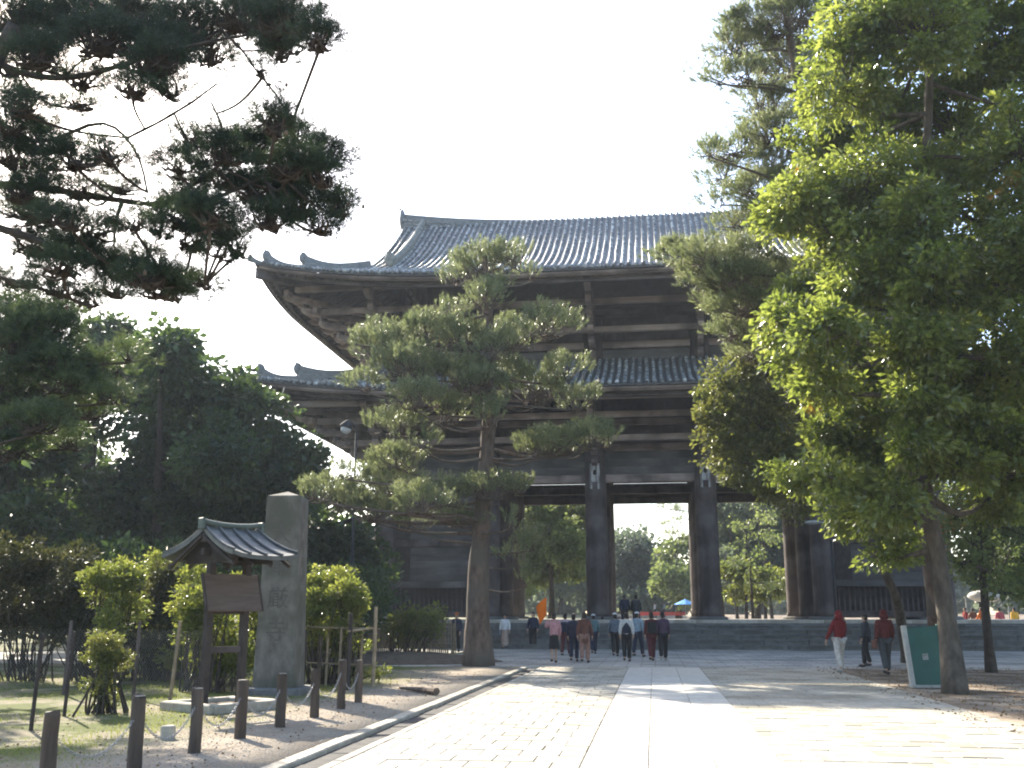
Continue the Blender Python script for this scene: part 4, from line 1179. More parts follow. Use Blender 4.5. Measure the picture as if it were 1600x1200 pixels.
shrub('leafy green shrub inside the bamboo fence behind the pine mound', (-9.6, 37.5, 0), PB([(625, 970, 20, 16), (650, 965, 22, 16), (680, 960, 12, 12), (640, 990, 26, 18), (675, 985, 18, 18, .8), (610, 985, 16, 14, .8)], 37.5, 1, jit=.3), .13, M['leaf_shrub'], 30, .26)
shrub('small upright conifer-like bush on the lawn in front of the mesh fence', on_ground(160, 1117), PB([(160, 1000, 20, 10), (155, 1022, 28, 18, .8), (175, 1030, 26, 16, .7), (160, 1060, 20, 26, .5), (172, 1090, 14, 16, .4)], 16.5, 1, jit=.1), .05, M['leaf_olive'], 46, .10, 12)
for k, (lab, Y, bl) in enumerate([
    ('dark brown-green hedge bush at the left edge, largest of the hedge', 24, [(20, 880, 60, 34), (70, 900, 60, 40), (20, 950, 60, 44), (80, 960, 54, 40), (-40, 920, 60, 60)]),
    ('dark hedge bush behind the small conifer-like bush', 24.5, [(130, 920, 44, 34), (160, 955, 50, 34), (110, 980, 50, 26), (180, 985, 40, 20), (120, 870, 24, 20, .8)]),
    ('brownish hedge bush behind the leaning mesh fence post', 25, [(230, 930, 40, 30), (260, 960, 44, 34), (220, 975, 40, 30), (275, 910, 30, 24), (250, 995, 40, 16)])]):
    b = at(bl[0][0] + 40, 990, Y); b[2] = 0
    shrub(lab, b, PB(bl, Y, 1, jit=.6), .11, M['leaf_shrub_dark'], 50, .24, 12, stems=9, group='dark hedge on the left lawn', zmin=.75)
for k, (x, y, lab) in enumerate(((-14, 33, 'dark understory bush in the grove left of the stone pillar'), (-18.5, 34, 'dark understory bush in the grove behind the bright shrub'), (-23, 33, 'dark understory bush behind the hedge at the left'), (-12.9, 37.0, 'dark understory bush right behind the stone pillar'), (-28, 32, 'dark understory bush at the far left of the grove'))):
    bl = [((x + rng.normal() * 1.3, y + rng.normal() * .8, 1.2 + rng.random() * 2.0), (1.3, 1.2, .9), 1.0) for _ in range(8)]
    shrub(lab, (x, y, 0), bl, .22, M['leaf_dark'], 40, .45, 7, stems=4, group='dark bushes under the left grove', zmin=.7)
bl = [((-8.6 + .28 * k, 24.2 + .25 * rng.normal(), .25), (.22, .22, .16), .7) for k in range(9)]
shrub('low ground-hugging green plants at the foot of the stone pillar', (-7.6, 24.0, 0), bl, .07, M['leaf_shrub'], 24, .12, 6, stems=1, zmin=.0)

# grass on the lawn, left
n = 60000
X = rng.uniform(-19, -5.9, n); Yy = rng.uniform(9.2, 27, n)
keep = (np.sin(X * 1.7 + 1) + np.sin(Yy * 1.3) + rng.normal(size=n) * .8 > -.55 + (X > -6.8) * 1.6)
X = X[keep]; Yy = Yy[keep]; n = len(X)
Zz = .05 * np.sin(X * 1.3) * np.cos(Yy * .7) * np.minimum(1, (-6 - X).clip(0) / 3) - .02
P = np.stack([X, Yy, Zz], 1)
H = rng.uniform(.03, .075, (n, 1)); Dn = unit(rng.normal(size=(n, 3)) * np.array((.5, .5, .1)) + np.array((0, 0, 1)))
S = unit(np.cross(Dn, rng.normal(size=(n, 3)))) * .006
Geo().add(np.stack([P - S, P + S, P + Dn * H], 1).reshape(-1, 3), t=np.arange(n * 3).reshape(-1, 3)).build('lawn_grass', M['grassblade'], kind='stuff')
# fallen leaves and needles
def litter(name, x0, x1, y0, y1, n, m, s=.035):
    P = np.stack([rng.uniform(x0, x1, n), rng.uniform(y0, y1, n), rng.uniform(.002, .01, n)], 1)
    g = Geo(); leaves(g, P, rng.normal(size=(n, 3)) * np.array((1, 1, .15)), s, .6); g.build(name, m, kind='stuff')
M['deadleaf'] = mat('dead_leaf', (.12, .07, .03), (.26, .17, .08), 30, .8)
litter('fallen_leaves', -9.5, -4.5, 10, 30, 1800, M['deadleaf'])
litter('fallen_leaves', 4.6, 14, 15, 34, 5000, M['deadleaf'], .045)

# small pebbles on the bare strip beside the path
n = 7000
X = rng.uniform(-6.6, -4.15, n); Yy = rng.uniform(9.2, 24, n) ** 1.0; S_ = rng.uniform(.004, .013, n)
oct_ = np.array(((1, 0, 0), (0, 1, 0), (-1, 0, 0), (0, -1, 0), (0, 0, .7)))
V = np.stack([X, Yy, np.full(n, -.008)], 1)[:, None] + oct_[None] * S_[:, None, None] * rng.uniform(.7, 1.4, (n, 1, 3))
T = np.array(((0, 1, 4), (1, 2, 4), (2, 3, 4), (3, 0, 4)))[None] + (np.arange(n) * 5)[:, None, None]
M['pebble'] = mat('pebbles', (.16, .14, .12), (.48, .44, .38), 30, .85)
Geo().add(V.reshape(-1, 3), t=T.reshape(-1, 3)).build('pebbles', M['pebble'], kind='stuff')
# ================================================================ OBJECTS
# bollards with chains
bol_pos = [(-5.60, 9.35), (-5.36, 10.55), (-5.37, 12.0), (-5.40, 13.45), (-5.37, 14.85), (-5.35, 16.3), (-5.37, 17.8), (-5.45, 19.15)]
bol_h = [.67, .73, .71, .72, .73, .72, .80, .74]
bol_lab = ['wooden bollard cut off by the bottom edge, nearest to the camera at lower left', 'second wooden bollard from the camera, with the bright chain on its left', 'wooden bollard right of the short pale stone stub', 'wooden bollard in front of the right notice board post',
           'wooden bollard in front of the inscribed stone pillar', 'lighter wooden bollard just right of the stone pillar base', 'wooden bollard in front of the bright shrub, second last in the row', 'last wooden bollard of the row, farthest from the camera']
for k, ((x, y), h) in enumerate(zip(bol_pos, bol_h)):
    t = thing('wooden_bollard', bol_lab[k], 'bollard', (x, y, 0), rng.random() * 6, 'wooden bollards along the path')
    P = [(rng.normal() * .004, rng.normal() * .004, z) for z in (-.1, 0, .2, .45, h - .03, h)]
    Geo().tube(P, np.array([.078, .076, .074, .073, .072, .066]) * (1 + .02 * rng.normal()), 16).build('post', M['bollard'], t, smooth=False)
    Geo().tube([(0, 0, h - .002), (0, 0, h + .006)], [.064, .058], 16).build('end_grain', M['bolltop'], t)
def torus_link(L=.046, r=.0036):
    P = []
    for a in np.linspace(0, 2 * math.pi, 13):
        P.append((math.cos(a) * L * .5, 0, math.sin(a) * L * .3))
    return Geo().tube(P, r, 5, cap=False)
lk = torus_link().mesh('chain_link', M['chain'])
for k in range(7):
    if k == 6: pass
    a = np.array((*bol_pos[k], bol_h[k] - .16)); b = np.array((*bol_pos[k + 1], bol_h[k + 1] - .16))
    lab = ['sagging steel chain between the two nearest bollards, brightest of the chains', 'chain hanging in front of the short stone stub', 'chain hanging in front of the notice board base', 'chain between the bollards left of the stone pillar', 'short bright chain right of the stone pillar', 'chain hanging in front of the bright shrub', 'farthest chain, between the last two bollards'][k]
    t = thing('bollard_chain', lab, 'chain', tuple(a), group='chains hung between the bollards')
    L = np.linalg.norm(b - a); n = int(L * 1.09 / .036)
    sag = .33
    for i in range(n):
        f = (i + .5) / n
        p = a + (b - a) * f; p[2] -= sag * 4 * f * (1 - f)
        dz = -sag * 4 * (1 - 2 * f) / L
        o = link('chain_link', lk, t, loc=tuple(p - a))
        d = b - a
        o.rotation_euler = ((0 if i % 2 else math.pi / 2), -math.atan(dz), math.atan2(d[1], d[0]))

# inscribed stone pillar
pc = np.array((-7.68, 21.05, 0.0))
t = thing('stone_pillar', 'tall square inscribed stone pillar with a low pyramid top behind the notice board', 'stone pillar', tuple(pc), math.radians(4))
H_ = 4.02
g = Geo()
V = []
for z, s in ((-.2, .42), (.0, .42), (1.4, .395), (2.8, .37), (H_ - .03, .35), (H_, .335)):
    for (a, b) in ((-1, -1), (1, -1), (1, 1), (-1, 1)): V.append((a * s + rng.normal() * .004, b * s + rng.normal() * .004, z))
q = [(i * 4 + j, i * 4 + (j + 1) % 4, (i + 1) * 4 + (j + 1) % 4, (i + 1) * 4 + j) for i in range(5) for j in range(4)]
g.add(V, q)
n0 = 20
g.add([(-.335, -.335, H_), (.335, -.335, H_), (.335, .335, H_), (-.335, .335, H_), (0, 0, H_ + .12)], t=[(0, 1, 4), (1, 2, 4), (2, 3, 4), (3, 0, 4)])
g.build('shaft', M['monolith'], t)
Geo().bbox((0, 0, .02), (1.25, 1.25, .22), .03).build('base', M['stone'], t)
def carve(txt, size, loc, rot, parent, m, depth=.004):
    cu = bpy.data.curves.new('inscription', 'FONT'); cu.body = txt; cu.size = size; cu.extrude = depth; cu.align_x = 'CENTER'; cu.align_y = 'CENTER'
    ob = bpy.data.objects.new('tmp', cu); sc.collection.objects.link(ob)
    bpy.context.view_layer.update()
    me = bpy.data.meshes.new_from_object(ob.evaluated_get(bpy.context.evaluated_depsgraph_get()))
    bpy.data.objects.remove(ob)
    me.materials.clear(); me.materials.append(m)
    o = link('inscription', me, parent, loc=loc); o.rotation_euler = rot
    return o
for i, ch in enumerate('大華厳寺'):
    z = 3.2 - i * .66
    s = .42 - (z / H_) * .07
    carve(ch, .46, (0, -s - .002, z), (math.pi / 2 - .018, 0, 0), t, M['carve'])
for i, ch in enumerate('世界遺産東大寺'):
    z = 3.35 - i * .36
    s = .42 - (z / H_) * .07
    carve(ch, .24, (s + .002, 0, z), (math.pi / 2 - .018, 0, math.pi / 2), t, M['carve'])

# notice board with little copper roof
nc = np.array((-7.35, 17.4, 0.0))
ang = math.atan2(.87, .49)
t = thing('notice_board', 'small roofed wooden notice board on two posts in front of the stone pillar', 'notice board', tuple(nc), ang)
# local x = ridge direction, local y = away to the left, -y faces the path side and the camera
post = Geo().bbox((0, 0, 1.35), (.125, .125, 2.7), .01)
pm = post.mesh('post', M['darkwood'])
for s in (-1, 1):
    link('post', pm, t, loc=(s * .38, 0, .0))
Geo().bbox((0, 0, .98), (.80, .05, .11), .01).build('rail', M['wood'], t)
Geo().bbox((0, 0, 1.62), (.90, .07, .08), .01).build('rail', M['darkwood'], t)
Geo().bbox((0, -.13, 1.94), (1.16, .035, .66), .008, rotx(-.28)).build('board', M['brownboard'], t)
for s in (-1, 1):
    Geo().bbox((s * .59, -.13, 1.94), (.04, .06, .66), .008, rotx(-.28)).build('board_frame', M['darkwood'], t)
# roof: two concave slopes
def rprof(v): return 3.06 - .80 * v + .28 * v * v
RL = .58
for s, nm in ((-1, 'roof_slope'), (1, 'roof_slope')):
    vs = np.linspace(0, .98, 9)
    V = []; W = []
    for v in vs:
        for u in np.linspace(-1, 1, 9):
            x = u * (RL + .12 * v); z = rprof(v) + .07 * abs(u) ** 3 * v
            V.append((x, s * v, z)); W.append((x, s * v, z - .07))
    g = Geo().grid(V, 9, 9, flip=(s > 0)).grid(W, 9, 9, flip=(s < 0))
    for u in (-1, 1):
        g.sweep([(u * (RL + .12 * v), s * v, rprof(v) + .07 * v - .075) for v in vs], .03, .078)
    g.sweep([(u * (RL + .12 * .98), s * .98, rprof(.98) + .07 * abs(u) ** 3 - .07) for u in np.linspace(-1, 1, 9)], .04, .06)
    sl = g.build(nm, M['shingle'], t)
    for j in range(5):
        u = -1 + j * .5
        Geo().tube([(u * (RL + .12 * v) * .985, s * v, rprof(v) + .07 * abs(u) ** 3 * v + .018) for v in vs], .026, 6).build('batten_roll', M['shingle'], sl)
    for j in range(4):
        Geo().bbox((-.6 + j * .4, s * .45, rprof(.45) - .12), (.05, 1.0, .06), .005, rotx(-s * .53)).build('rafter', M['darkwood'], t)
Geo().tube([(u * (RL + .05), 0, 3.10 + .05 * u * u) for u in np.linspace(-1, 1, 7)], .045, 8).build('ridge', M['copper'], t)
for s in (-1, 1):
    Geo().bbox((s * (RL + .06), 0, 3.10), (.06, .15, .20), .015).build('ridge_end', M['copper'], t)
    Geo().bbox((s * (RL - .02), 0, 2.86), (.05, .16, .14), .01).build('gable_pendant', M['wood'], t)
    Geo().add([(s * (RL - .12), -.75, 2.50), (s * (RL - .12), .75, 2.50), (s * (RL - .12), 0, 2.98)], t=[(0, 1, 2)]).build('gable_board', M['darkwood'], t)
Geo().bbox((0, 0, 2.62), (1.2, .10, .12), .01).build('crossbeam', M['darkwood'], t)
for s in (-1, 1): Geo().bbox((s * .38, 0, 2.48), (.09, 1.3, .10), .01).build('tie', M['darkwood'], t)
# stone footing of the board
t2 = thing('stone_footing', 'low pale stone footing around the notice board posts', 'stone footing', (float(nc[0]), float(nc[1]), 0), ang)
me = Geo().bbox((0, 0, .06), (1.35, .2, .16), .02).mesh('curb_block', M['kerb'])
for (x, y, r) in ((0, -.62, 0), (0, .62, 0), (-.66, 0, math.pi / 2), (.66, 0, math.pi / 2)):
    o = link('curb_block', me, t2, loc=(x, y, .0 + .004 * (r > 0))); o.rotation_euler = (0, 0, r)
Geo().box((0, 0, .03), (1.2, 1.1, .08)).build('fill', M['soil'], t2)
# stone stub
sb = on_ground(262, 1153)
g = Geo().tube([(0, 0, -.05), (0, 0, .14), (0, 0, .155)], [.095, .093, .08], 12)
o = g.build('stone_stub', M['kerb']); o.location = tuple(sb); o['label'] = 'short pale round stone stub on the ground in front of the notice board'; o['category'] = 'stone stub'
# fallen log
a = on_ground(625, 1077); b = on_ground(682, 1086)
g = Geo().tube([np.zeros(3) + (0, 0, .03), (b - a) * .5 + (0, 0, .05), (b - a) + (0, 0, .07)], [.025, .05, .075], 8)
o = g.build('wooden_log', M['bark']); o.location = tuple(a); o['label'] = 'thin log lying on the bare ground beside the path'; o['category'] = 'log'

# wire mesh fence, left lawn
mf = thing('mesh_fence', 'sagging wire mesh fence on thin posts across the left lawn', 'fence', (-9.4, 16, 0))
posts = [(-12.4, 14.6), (-9.4, 15.95), (-10.05, 19.55), (-9.85, 21.3)]
posts = [(-13.5, 16.2), (-11.6, 16.6), (-9.4, 15.95), (-10.06, 19.55), (-9.85, 21.3)]
posts = [(-14.2, 20.5), (-11.9, 20.2), (-10.06, 19.55), (-9.0, 18.9), (-8.05, 18.3)]
for k, (x, y) in enumerate(posts):
    ln = (.0, .03, .02, .1, 0)[k]
    Geo().tube([(x + 9.4, y - 16, -.1), (x + 9.4 + ln, y - 16, 1.45)], .035, 8).build('fence_post', M['bamboo'] if k == 3 else M['wood'], mf)
for k in range(len(posts) - 1):
    a = np.array((*posts[k], 0.)) - (9.4 * -1, 16, 0); b = np.array((*posts[k + 1], 0.)) - (-9.4, 16, 0)
    L = np.linalg.norm(b - a); u = (b - a) / L
    V = []; T = []
    sp = .085
    for s in (-1, 1):
        for q_ in np.arange(-1.2, L + 1.2, sp):
            x0, x1 = q_, q_ + s * 1.2
            z0_, z1_ = .08, 1.28
            # clip to 0..L
            def clipz(xa, za, xb, zb):
                if xa < 0: f = (0 - xa) / (xb - xa) if xb != xa else 2; xa, za = 0, za + (zb - za) * f
                if xa > L: f = (L - xa) / (xb - xa); xa, za = L, za + (zb - za) * f
                return xa, za
            if max(x0, x1) <= 0 or min(x0, x1) >= L: continue
            A = clipz(x0, z0_, x1, z1_); B = clipz(x1, z1_, x0, z0_)
            p = a + u * A[0]; p[2] = A[1]; q2 = a + u * B[0]; q2[2] = B[1]
            n = len(V); r = .0016
            nn = np.array((-u[1], u[0], 0)) * r
            V += [p - nn, p + nn, q2 + nn, q2 - nn, p - (0, 0, r), p + (0, 0, r), q2 + (0, 0, r), q2 - (0, 0, r)]
            T += [(n, n + 1, n + 2, n + 3), (n + 4, n + 5, n + 6, n + 7)]
    Geo().add(V, T).build('wire_mesh', M['wire'], mf)
for k, (px, py, lab) in enumerate(((100, 1118, 'thin dark stake on the lawn left of the small conifer-like bush'), (48, 1140, 'thin dark stake at the far left of the lawn, nearer the camera'))):
    b = on_ground(px, py)
    o = Geo().tube([(0, 0, -.1), (.02, 0, .6), (.05, 0, 1.3)], [.03, .028, .025], 8).build('garden_stake', M['darkwood']); o.location = tuple(b); o['label'] = lab; o['category'] = 'stake'; o['group'] = 'dark stakes on the left lawn'

# bamboo fence around the shrub near the pine
bf = thing('bamboo_fence', 'low fence of upright bamboo canes left of the pine trunk', 'fence', (-9.5, 38.2, 0))
for k in range(44):
    f = k / 43.0
    px = 575 + f * 137
    p = at(px, 1020, 38.6 - 1.0 * math.sin(f * math.pi)); h = 1.35 + rng.normal() * .10
    if rng.random() < .12: continue
    Geo().tube([(p[0] + 9.5, p[1] - 38.2, .1), (p[0] + 9.5 + rng.normal() * .02, p[1] - 38.2, h)], .022 + .014 * rng.random(), 6).build('bamboo_cane', M['bamboo'], bf)
for z in (.55, 1.15):
    P = [at(575 + f * 137, 1020, 38.55 - 1.0 * math.sin(f * math.pi)) for f in np.linspace(0, 1, 10)]
    Geo().tube([(p[0] + 9.5, p[1] - 38.25, z) for p in P], .022, 6).build('bamboo_rail', M['bamboo'], bf)
# support frame round the bright shrub
fr = thing('shrub_support', 'rustic pole frame propping the bright shrub beside the stone pillar', 'plant support', (-6.7, 23.4, 0))
for (x, y, h, r, m) in ((-6.33, 23.4, 1.75, .045, 'bamboo'), (-6.75, 23.8, 1.25, .03, 'bamboo'), (-6.62, 22.4, 1.6, .05, 'darkwood'), (-7.1, 23.3, 1.3, .03, 'bamboo'), (-7.5, 23.6, 1.3, .03, 'bamboo'), (-7.9, 23.2, 1.25, .035, 'darkwood'), (-7.35, 22.6, 1.1, .045, 'barkdark')):
    Geo().tube([(x + 6.7, y - 23.4, -.1), (x + 6.7 + .02, y - 23.4, h)], r, 8).build('pole', M[m], fr)
for (a, b) in (((-6.2, 23.4, 1.25), (-8.2, 23.5, 1.3)), ((-6.3, 23.45, .45), (-7.9, 23.4, .5)), ((-6.33, 23.5, 1.28), (-6.62, 22.3, 1.22))):
    Geo().tube([np.array(a) - (-6.7, 23.4, 0), np.array(b) - (-6.7, 23.4, 0)], .024, 6).build('rail', M['bamboo'], fr)

# lamp post, left
lp = at(549, 900, 40.0); lp[2] = 0
t = thing('lamp_post', 'tall dark lamp post with a single round lamp left of the pine', 'street lamp', tuple(lp))
Geo().tube([(0, 0, 0), (0, 0, .5), (0, 0, 8.8)], [.11, .07, .045], 12).build('pole', M['lampdark'], t, smooth=True)
P = [(0, 0, 8.75)] + [(-.25 + .27 * math.cos(a), 0, 8.95 + .30 * math.sin(a)) for a in np.linspace(0, math.pi * .85, 8)]
Geo().tube(P, .03, 8).build('swan_neck', M['lampdark'], t)
Geo().tube([(-.38, 0, 9.38), (-.38, 0, 9.28), (-.42, 0, 9.12), (-.44, 0, 9.06)], [.05, .16, .27, .28], 16).build('lamp_shade', M['lampdark'], t, smooth=True)
Geo().blob((-.43, 0, 9.0), (.22, .22, .20), sub=3).build('lamp_globe', M['lampglass'], t, smooth=True)
# street lamp, right
lp = at(1306, 960, 46.0); lp[2] = 0
t = thing('street_lamp', 'slim street lamp with a flat head bent left, right of the gate columns', 'street lamp', tuple(lp))
Geo().tube([(0, 0, 0), (0, 0, 5.3)], [.06, .045], 10).build('pole', M['lampdark'], t, smooth=True)
Geo().tube([(0, 0, 5.25), (-.15, 0, 5.45), (-.45, 0, 5.52)], .03, 8).build('arm', M['palegrey'], t)
Geo().blob((-.72, 0, 5.50), (.36, .14, .09), sub=2).build('lamp_head', M['palegrey'], t, smooth=True)

# green panel
sp_ = np.array((6.02, 24.6, 0))
t = thing('green_panel', 'leaning dark green panel with a small white mark in front of the camphor trunk', 'sign board', tuple(sp_), .10)
R = roty(-.06) @ rotx(-.06)
Geo().bbox(R @ np.array((0, 0, .68)), (.68, .07, 1.27), .012, R).build('panel', M['green'], t)
Geo().bbox(R @ np.array((-.39, -.02, .68)), (.10, .14, 1.36), .012, R).build('edge_strip', M['palegrey'], t)
Geo().bbox(R @ np.array((.365, 0, .68)), (.05, .09, 1.34), .01, R).build('edge_strip', M['green'], t)
Geo().bbox((0, 0, .03), (.9, .4, .06), .01).build('foot', M['palegrey'], t)
g = Geo()
for (x, z, w, h) in ((0, .055, .12, .02), (0, -.055, .12, .02), (-.05, 0, .02, .10), (.05, 0, .02, .10), (0, .01, .09, .018), (0, 0, .018, .10), (-.025, -.025, .03, .02), (.03, -.02, .03, .02)):
    g.box(R @ np.array((x - .02, -.037, .66 + z)), (w, .006, h), R)
g.build('mark', M['palegrey'], t)

# blue parasol beyond the gate, with red low stall
bp = at(1071, 948, 100); z0 = terrain(100)
M['blue'] = mat('blue_cloth', (.05, .22, .55), (.07, .28, .62), 3, .7)
M['redcloth'] = mat('red_cloth', (.45, .05, .04), (.55, .08, .06), 3, .7)
t = thing('blue_parasol', 'small blue parasol far beyond the central opening of the gate', 'parasol', (bp[0], 100, z0))
g = Geo(); V = [(0, 0, 2.25)]; T = []
for k in range(8):
    a = k / 8 * 2 * math.pi; V.append((math.cos(a) * 1.1, math.sin(a) * 1.1, 1.75))
for k in range(8): T.append((0, 1 + k, 1 + (k + 1) % 8))
g.add(V, t=T).build('canopy', M['blue'], t)
Geo().tube([(0, 0, 0), (0, 0, 2.2)], .03, 6).build('pole', M['palegrey'], t)
st_ = at(1035, 950, 108)
t = thing('market_stall', 'low stall with a red cloth far beyond the central opening', 'stall', (st_[0], 108, terrain(108)))
Geo().bbox((0, 0, .6), (4.6, .9, .35), .03).build('table_cloth', M['redcloth'], t)
for sx in (-2, 2): Geo().box((sx, 0, .21), (.08, .6, .42)).build('leg', M['palegrey'], t)
wt = thing('white_tent', 'pale rounded tent top beyond the platform at the right, behind the camphor trunk', 'tent', (19.8, 66, 0))
M['tent'] = mat('tent_cloth', (.35, .34, .32), (.45, .44, .41), 3, .8)
Geo().blob((0, 0, 2.7), (1.1, .9, .38), sub=2).build('canopy', M['tent'], wt, smooth=True)
for sx in (-1.2, 1.2): Geo().tube([(sx, 0, 0), (sx, 0, 2.6)], .04, 6).build('pole', M['palegrey'], wt)

# ================================================================ PEOPLE
def cloth(name, c):
    k = 'cloth_' + name
    if k not in M: M[k] = mat(k, tuple(v * .8 for v in c), tuple(min(1, v * 1.15) for v in c), 14, .85, .006, 30)
    return M[k]
M['skin'] = mat('skin', (.42, .26, .18), (.50, .32, .23), 8, .55)
M['hair'] = mat('black_hair', (.012, .010, .009), (.03, .025, .02), 20, .5)
M['hairgrey'] = mat('grey_hair', (.25, .24, .23), (.35, .34, .33), 20, .6)
M['shoe'] = mat('dark_shoe', (.02, .02, .02), (.04, .035, .03), 10, .5)
M['eye'] = mat('dark_eye', (.01, .01, .01), (.02, .02, .02), 10, .2)

def skin_mesh(name, V, E, R, m, sub=1):
    me = bpy.data.meshes.new(name)
    me.from_pydata([tuple(v) for v in V], E, [])
    ob = bpy.data.objects.new('tmp', me); sc.collection.objects.link(ob)
    md = ob.modifiers.new('skin', 'SKIN'); md.use_smooth_shade = True
    for i, r in enumerate(R):
        sv = me.skin_vertices[0].data[i]
        sv.radius = (r, r) if np.isscalar(r) else r
        sv.use_root = (i == 0)
    s = ob.modifiers.new('sub', 'SUBSURF'); s.levels = sub; s.render_levels = sub
    bpy.context.view_layer.update()
    out = bpy.data.meshes.new_from_object(ob.evaluated_get(bpy.context.evaluated_depsgraph_get()))
    bpy.data.objects.remove(ob)
    out.name = name
    out.materials.clear(); out.materials.append(m)
    for p in out.polygons: p.use_smooth = True
    return out

def person(label, loc, yaw, top, bottom, h=1.65, step=.25, kind='trousers', hair='hair', hat=None, bag=None, arm=(.15, -.15), raise_r=None, hood=False, group='people walking towards the gate', bare_arms=False, tophem=.86, shoes='shoe', vest=None):
    "front of the figure is local -y; step = stride in metres"
    k = h / 1.70
    step = step * random.uniform(.7, 1.6); arm = (random.uniform(-.16, .22), random.uniform(-.16, .22)); yaw = yaw + random.gauss(0, .12)
    t = thing('person', label, 'person', tuple(loc), yaw, group)
    t.scale = (k, k, k)
    # joints
    pel = np.array((0, 0, .95)); sp1 = np.array((0, .0, 1.12)); ch = np.array((0, .01, 1.30)); nk = np.array((0, .005, 1.45)); hb = np.array((0, -.01, 1.53)); hd = np.array((0, -.005, 1.605)); ht = np.array((0, .0, 1.66))
    legs = []
    for s, st in ((-1, step), (1, -step)):
        hip = np.array((s * .09, 0, .90)); an = np.array((s * .085, -st * .9, .09 + (.06 if st < 0 else 0)))
        kn = (hip + an) / 2 + np.array((s * .005, -.05 - .03 * abs(st), .02)); toe = an + np.array((s * .02, -.15, -.055 + (-.02 if st < 0 else 0)))
        legs.append((hip, kn, an, toe))
    arms = []
    for s, sw in ((-1, arm[0]), (1, arm[1])):
        sh = np.array((s * .175, .01, 1.385)); el = np.array((s * .225, .02 - sw * .5, 1.12)); wr = np.array((s * .235, -.07 - sw, .90)); hn = wr + np.array((0, -.02, -.08))
        if s == 1 and raise_r is not None:
            el = np.array((s * .27, -.10, 1.20)); wr = np.array((s * .20, -.20, 1.42)); hn = wr + np.array((0, -.02, .07))
        arms.append((sh, el, wr, hn))
    V = [pel, sp1, ch, nk, hb, hd, ht]; E = [(0, 1), (1, 2), (2, 3), (3, 4), (4, 5), (5, 6)]
    R = [(.125, .09), (.11, .08), (.115, .08), .048, (.065, .075), (.072, .09), (.05, .06)]
    for (hip, kn, an, toe) in legs:
        i = len(V); V += [hip, kn, an, toe]; E += [(0, i), (i, i + 1), (i + 1, i + 2), (i + 2, i + 3)]; R += [.085, .055, .038, .03]
    for (sh, el, wr, hn) in arms:
        i = len(V); V += [sh, el, wr, hn]; E += [(2, i), (i, i + 1), (i + 1, i + 2), (i + 2, i + 3)]; R += [.055, .042, .03, .034]
    i = len(V); V.append(np.array((0, -.105, 1.585))); E.append((5, i)); R.append(.014)
    body = skin_mesh('body', V, E, R, M['skin'])
    bo = link('body', body, t)
    # fingers
    g = Geo()
    for j, (sh, el, wr, hn) in enumerate(arms):
        s = (-1, 1)[j]
        d = unit(hn - wr)
        for q in range(4):
            o = hn + np.array((0, (q - 1.5) * .018, 0)) + d * .02
            L = (.065, .075, .07, .055)[q]
            g.tube([o, o + d * L * .5 + (-s * .006, 0, 0), o + d * L * .85 + (-s * .022, 0, 0)], [.009, .008, .006], 5)
        o = hn + np.array((0, -.03, 0)) - d * .02
        g.tube([o, o + np.array((-s * .01, -.02, 0)) + d * .02, o + np.array((-s * .016, -.026, 0)) + d * .045], [.010, .009, .007], 5)
    g.build('fingers', M['skin'], t)
    for s in (-1, 1):
        Geo().blob((s * .03, -.088, 1.605), (.011, .006, .007), sub=1).build('eye', M['eye'], t)
        Geo().blob((s * .078, .005, 1.59), (.012, .022, .03), sub=1).build('ear', M['skin'], t)
    Geo().blob((0, -.088, 1.545), (.022, .006, .006), sub=1).build('mouth', M['redcloth'], t)
    # top
    V = [np.array((0, 0, tophem)), pel + (0, 0, .05), sp1, ch, nk + (0, .008, -.04), nk + (0, .006, .03)]; E = [(0, 1), (1, 2), (2, 3), (3, 4), (4, 5)]
    R = [(.185, .135), (.17, .13), (.165, .125), (.185, .135), (.125, .11), .078]
    for (sh, el, wr, hn) in arms:
        i = len(V); e2 = wr if not bare_arms else el
        pts = [sh, el] + ([wr + (0, 0, .015)] if not bare_arms else [])
        V += pts; R += [.082, .068] + ([.052] if not bare_arms else []); E.append((3, i))
        for q in range(len(pts) - 1): E.append((i + q, i + q + 1))
    tm = link('jacket', skin_mesh('jacket', V, E, R, top), t)
    if vest is not None:
        V = [np.array((0, 0, tophem + .02)), sp1, ch, nk + (0, 0, -.04)]; 
        link('vest', skin_mesh('vest', V, [(0, 1), (1, 2), (2, 3)], [(.195, .15), (.185, .15), (.20, .155), .11], vest), t)
    # legs
    if kind == 'trousers' or kind == 'shorts':
        V = [pel + (0, 0, .0)]; E = []; R = [(.145, .11)]
        for (hip, kn, an, toe) in legs:
            i = len(V)
            pts = [hip, kn] + ([an + (0, 0, .0)] if kind == 'trousers' else [])
            V += pts; E.append((0, i)); R += [.115, .088] + ([.078] if kind == 'trousers' else [])
            for q in range(len(pts) - 1): E.append((i + q, i + q + 1))
        link('trousers', skin_mesh('trousers', V, E, R, bottom), t)
    else:
        hem = .48 if kind == 'skirt' else .16
        g = Geo(); n = 20; rows_ = 7; VV = []
        for r_ in range(rows_):
            f = r_ / (rows_ - 1.0); z = 1.0 - (1.0 - hem) * f
            for q in range(n):
                a = q / n * 2 * math.pi
                rx = .14 + .055 * f + .012 * math.sin(a * 6) * f; ry = .105 + (.07 + abs(step) * .35) * f + .012 * math.sin(a * 6) * f
                VV.append((math.cos(a) * rx, math.sin(a) * ry, z))
        Q_ = [(i * n + j, (i + 1) * n + j, (i + 1) * n + (j + 1) % n, i * n + (j + 1) % n) for i in range(rows_ - 1) for j in range(n)]
        g.add(VV, Q_).build('skirt', bottom, t, smooth=True)
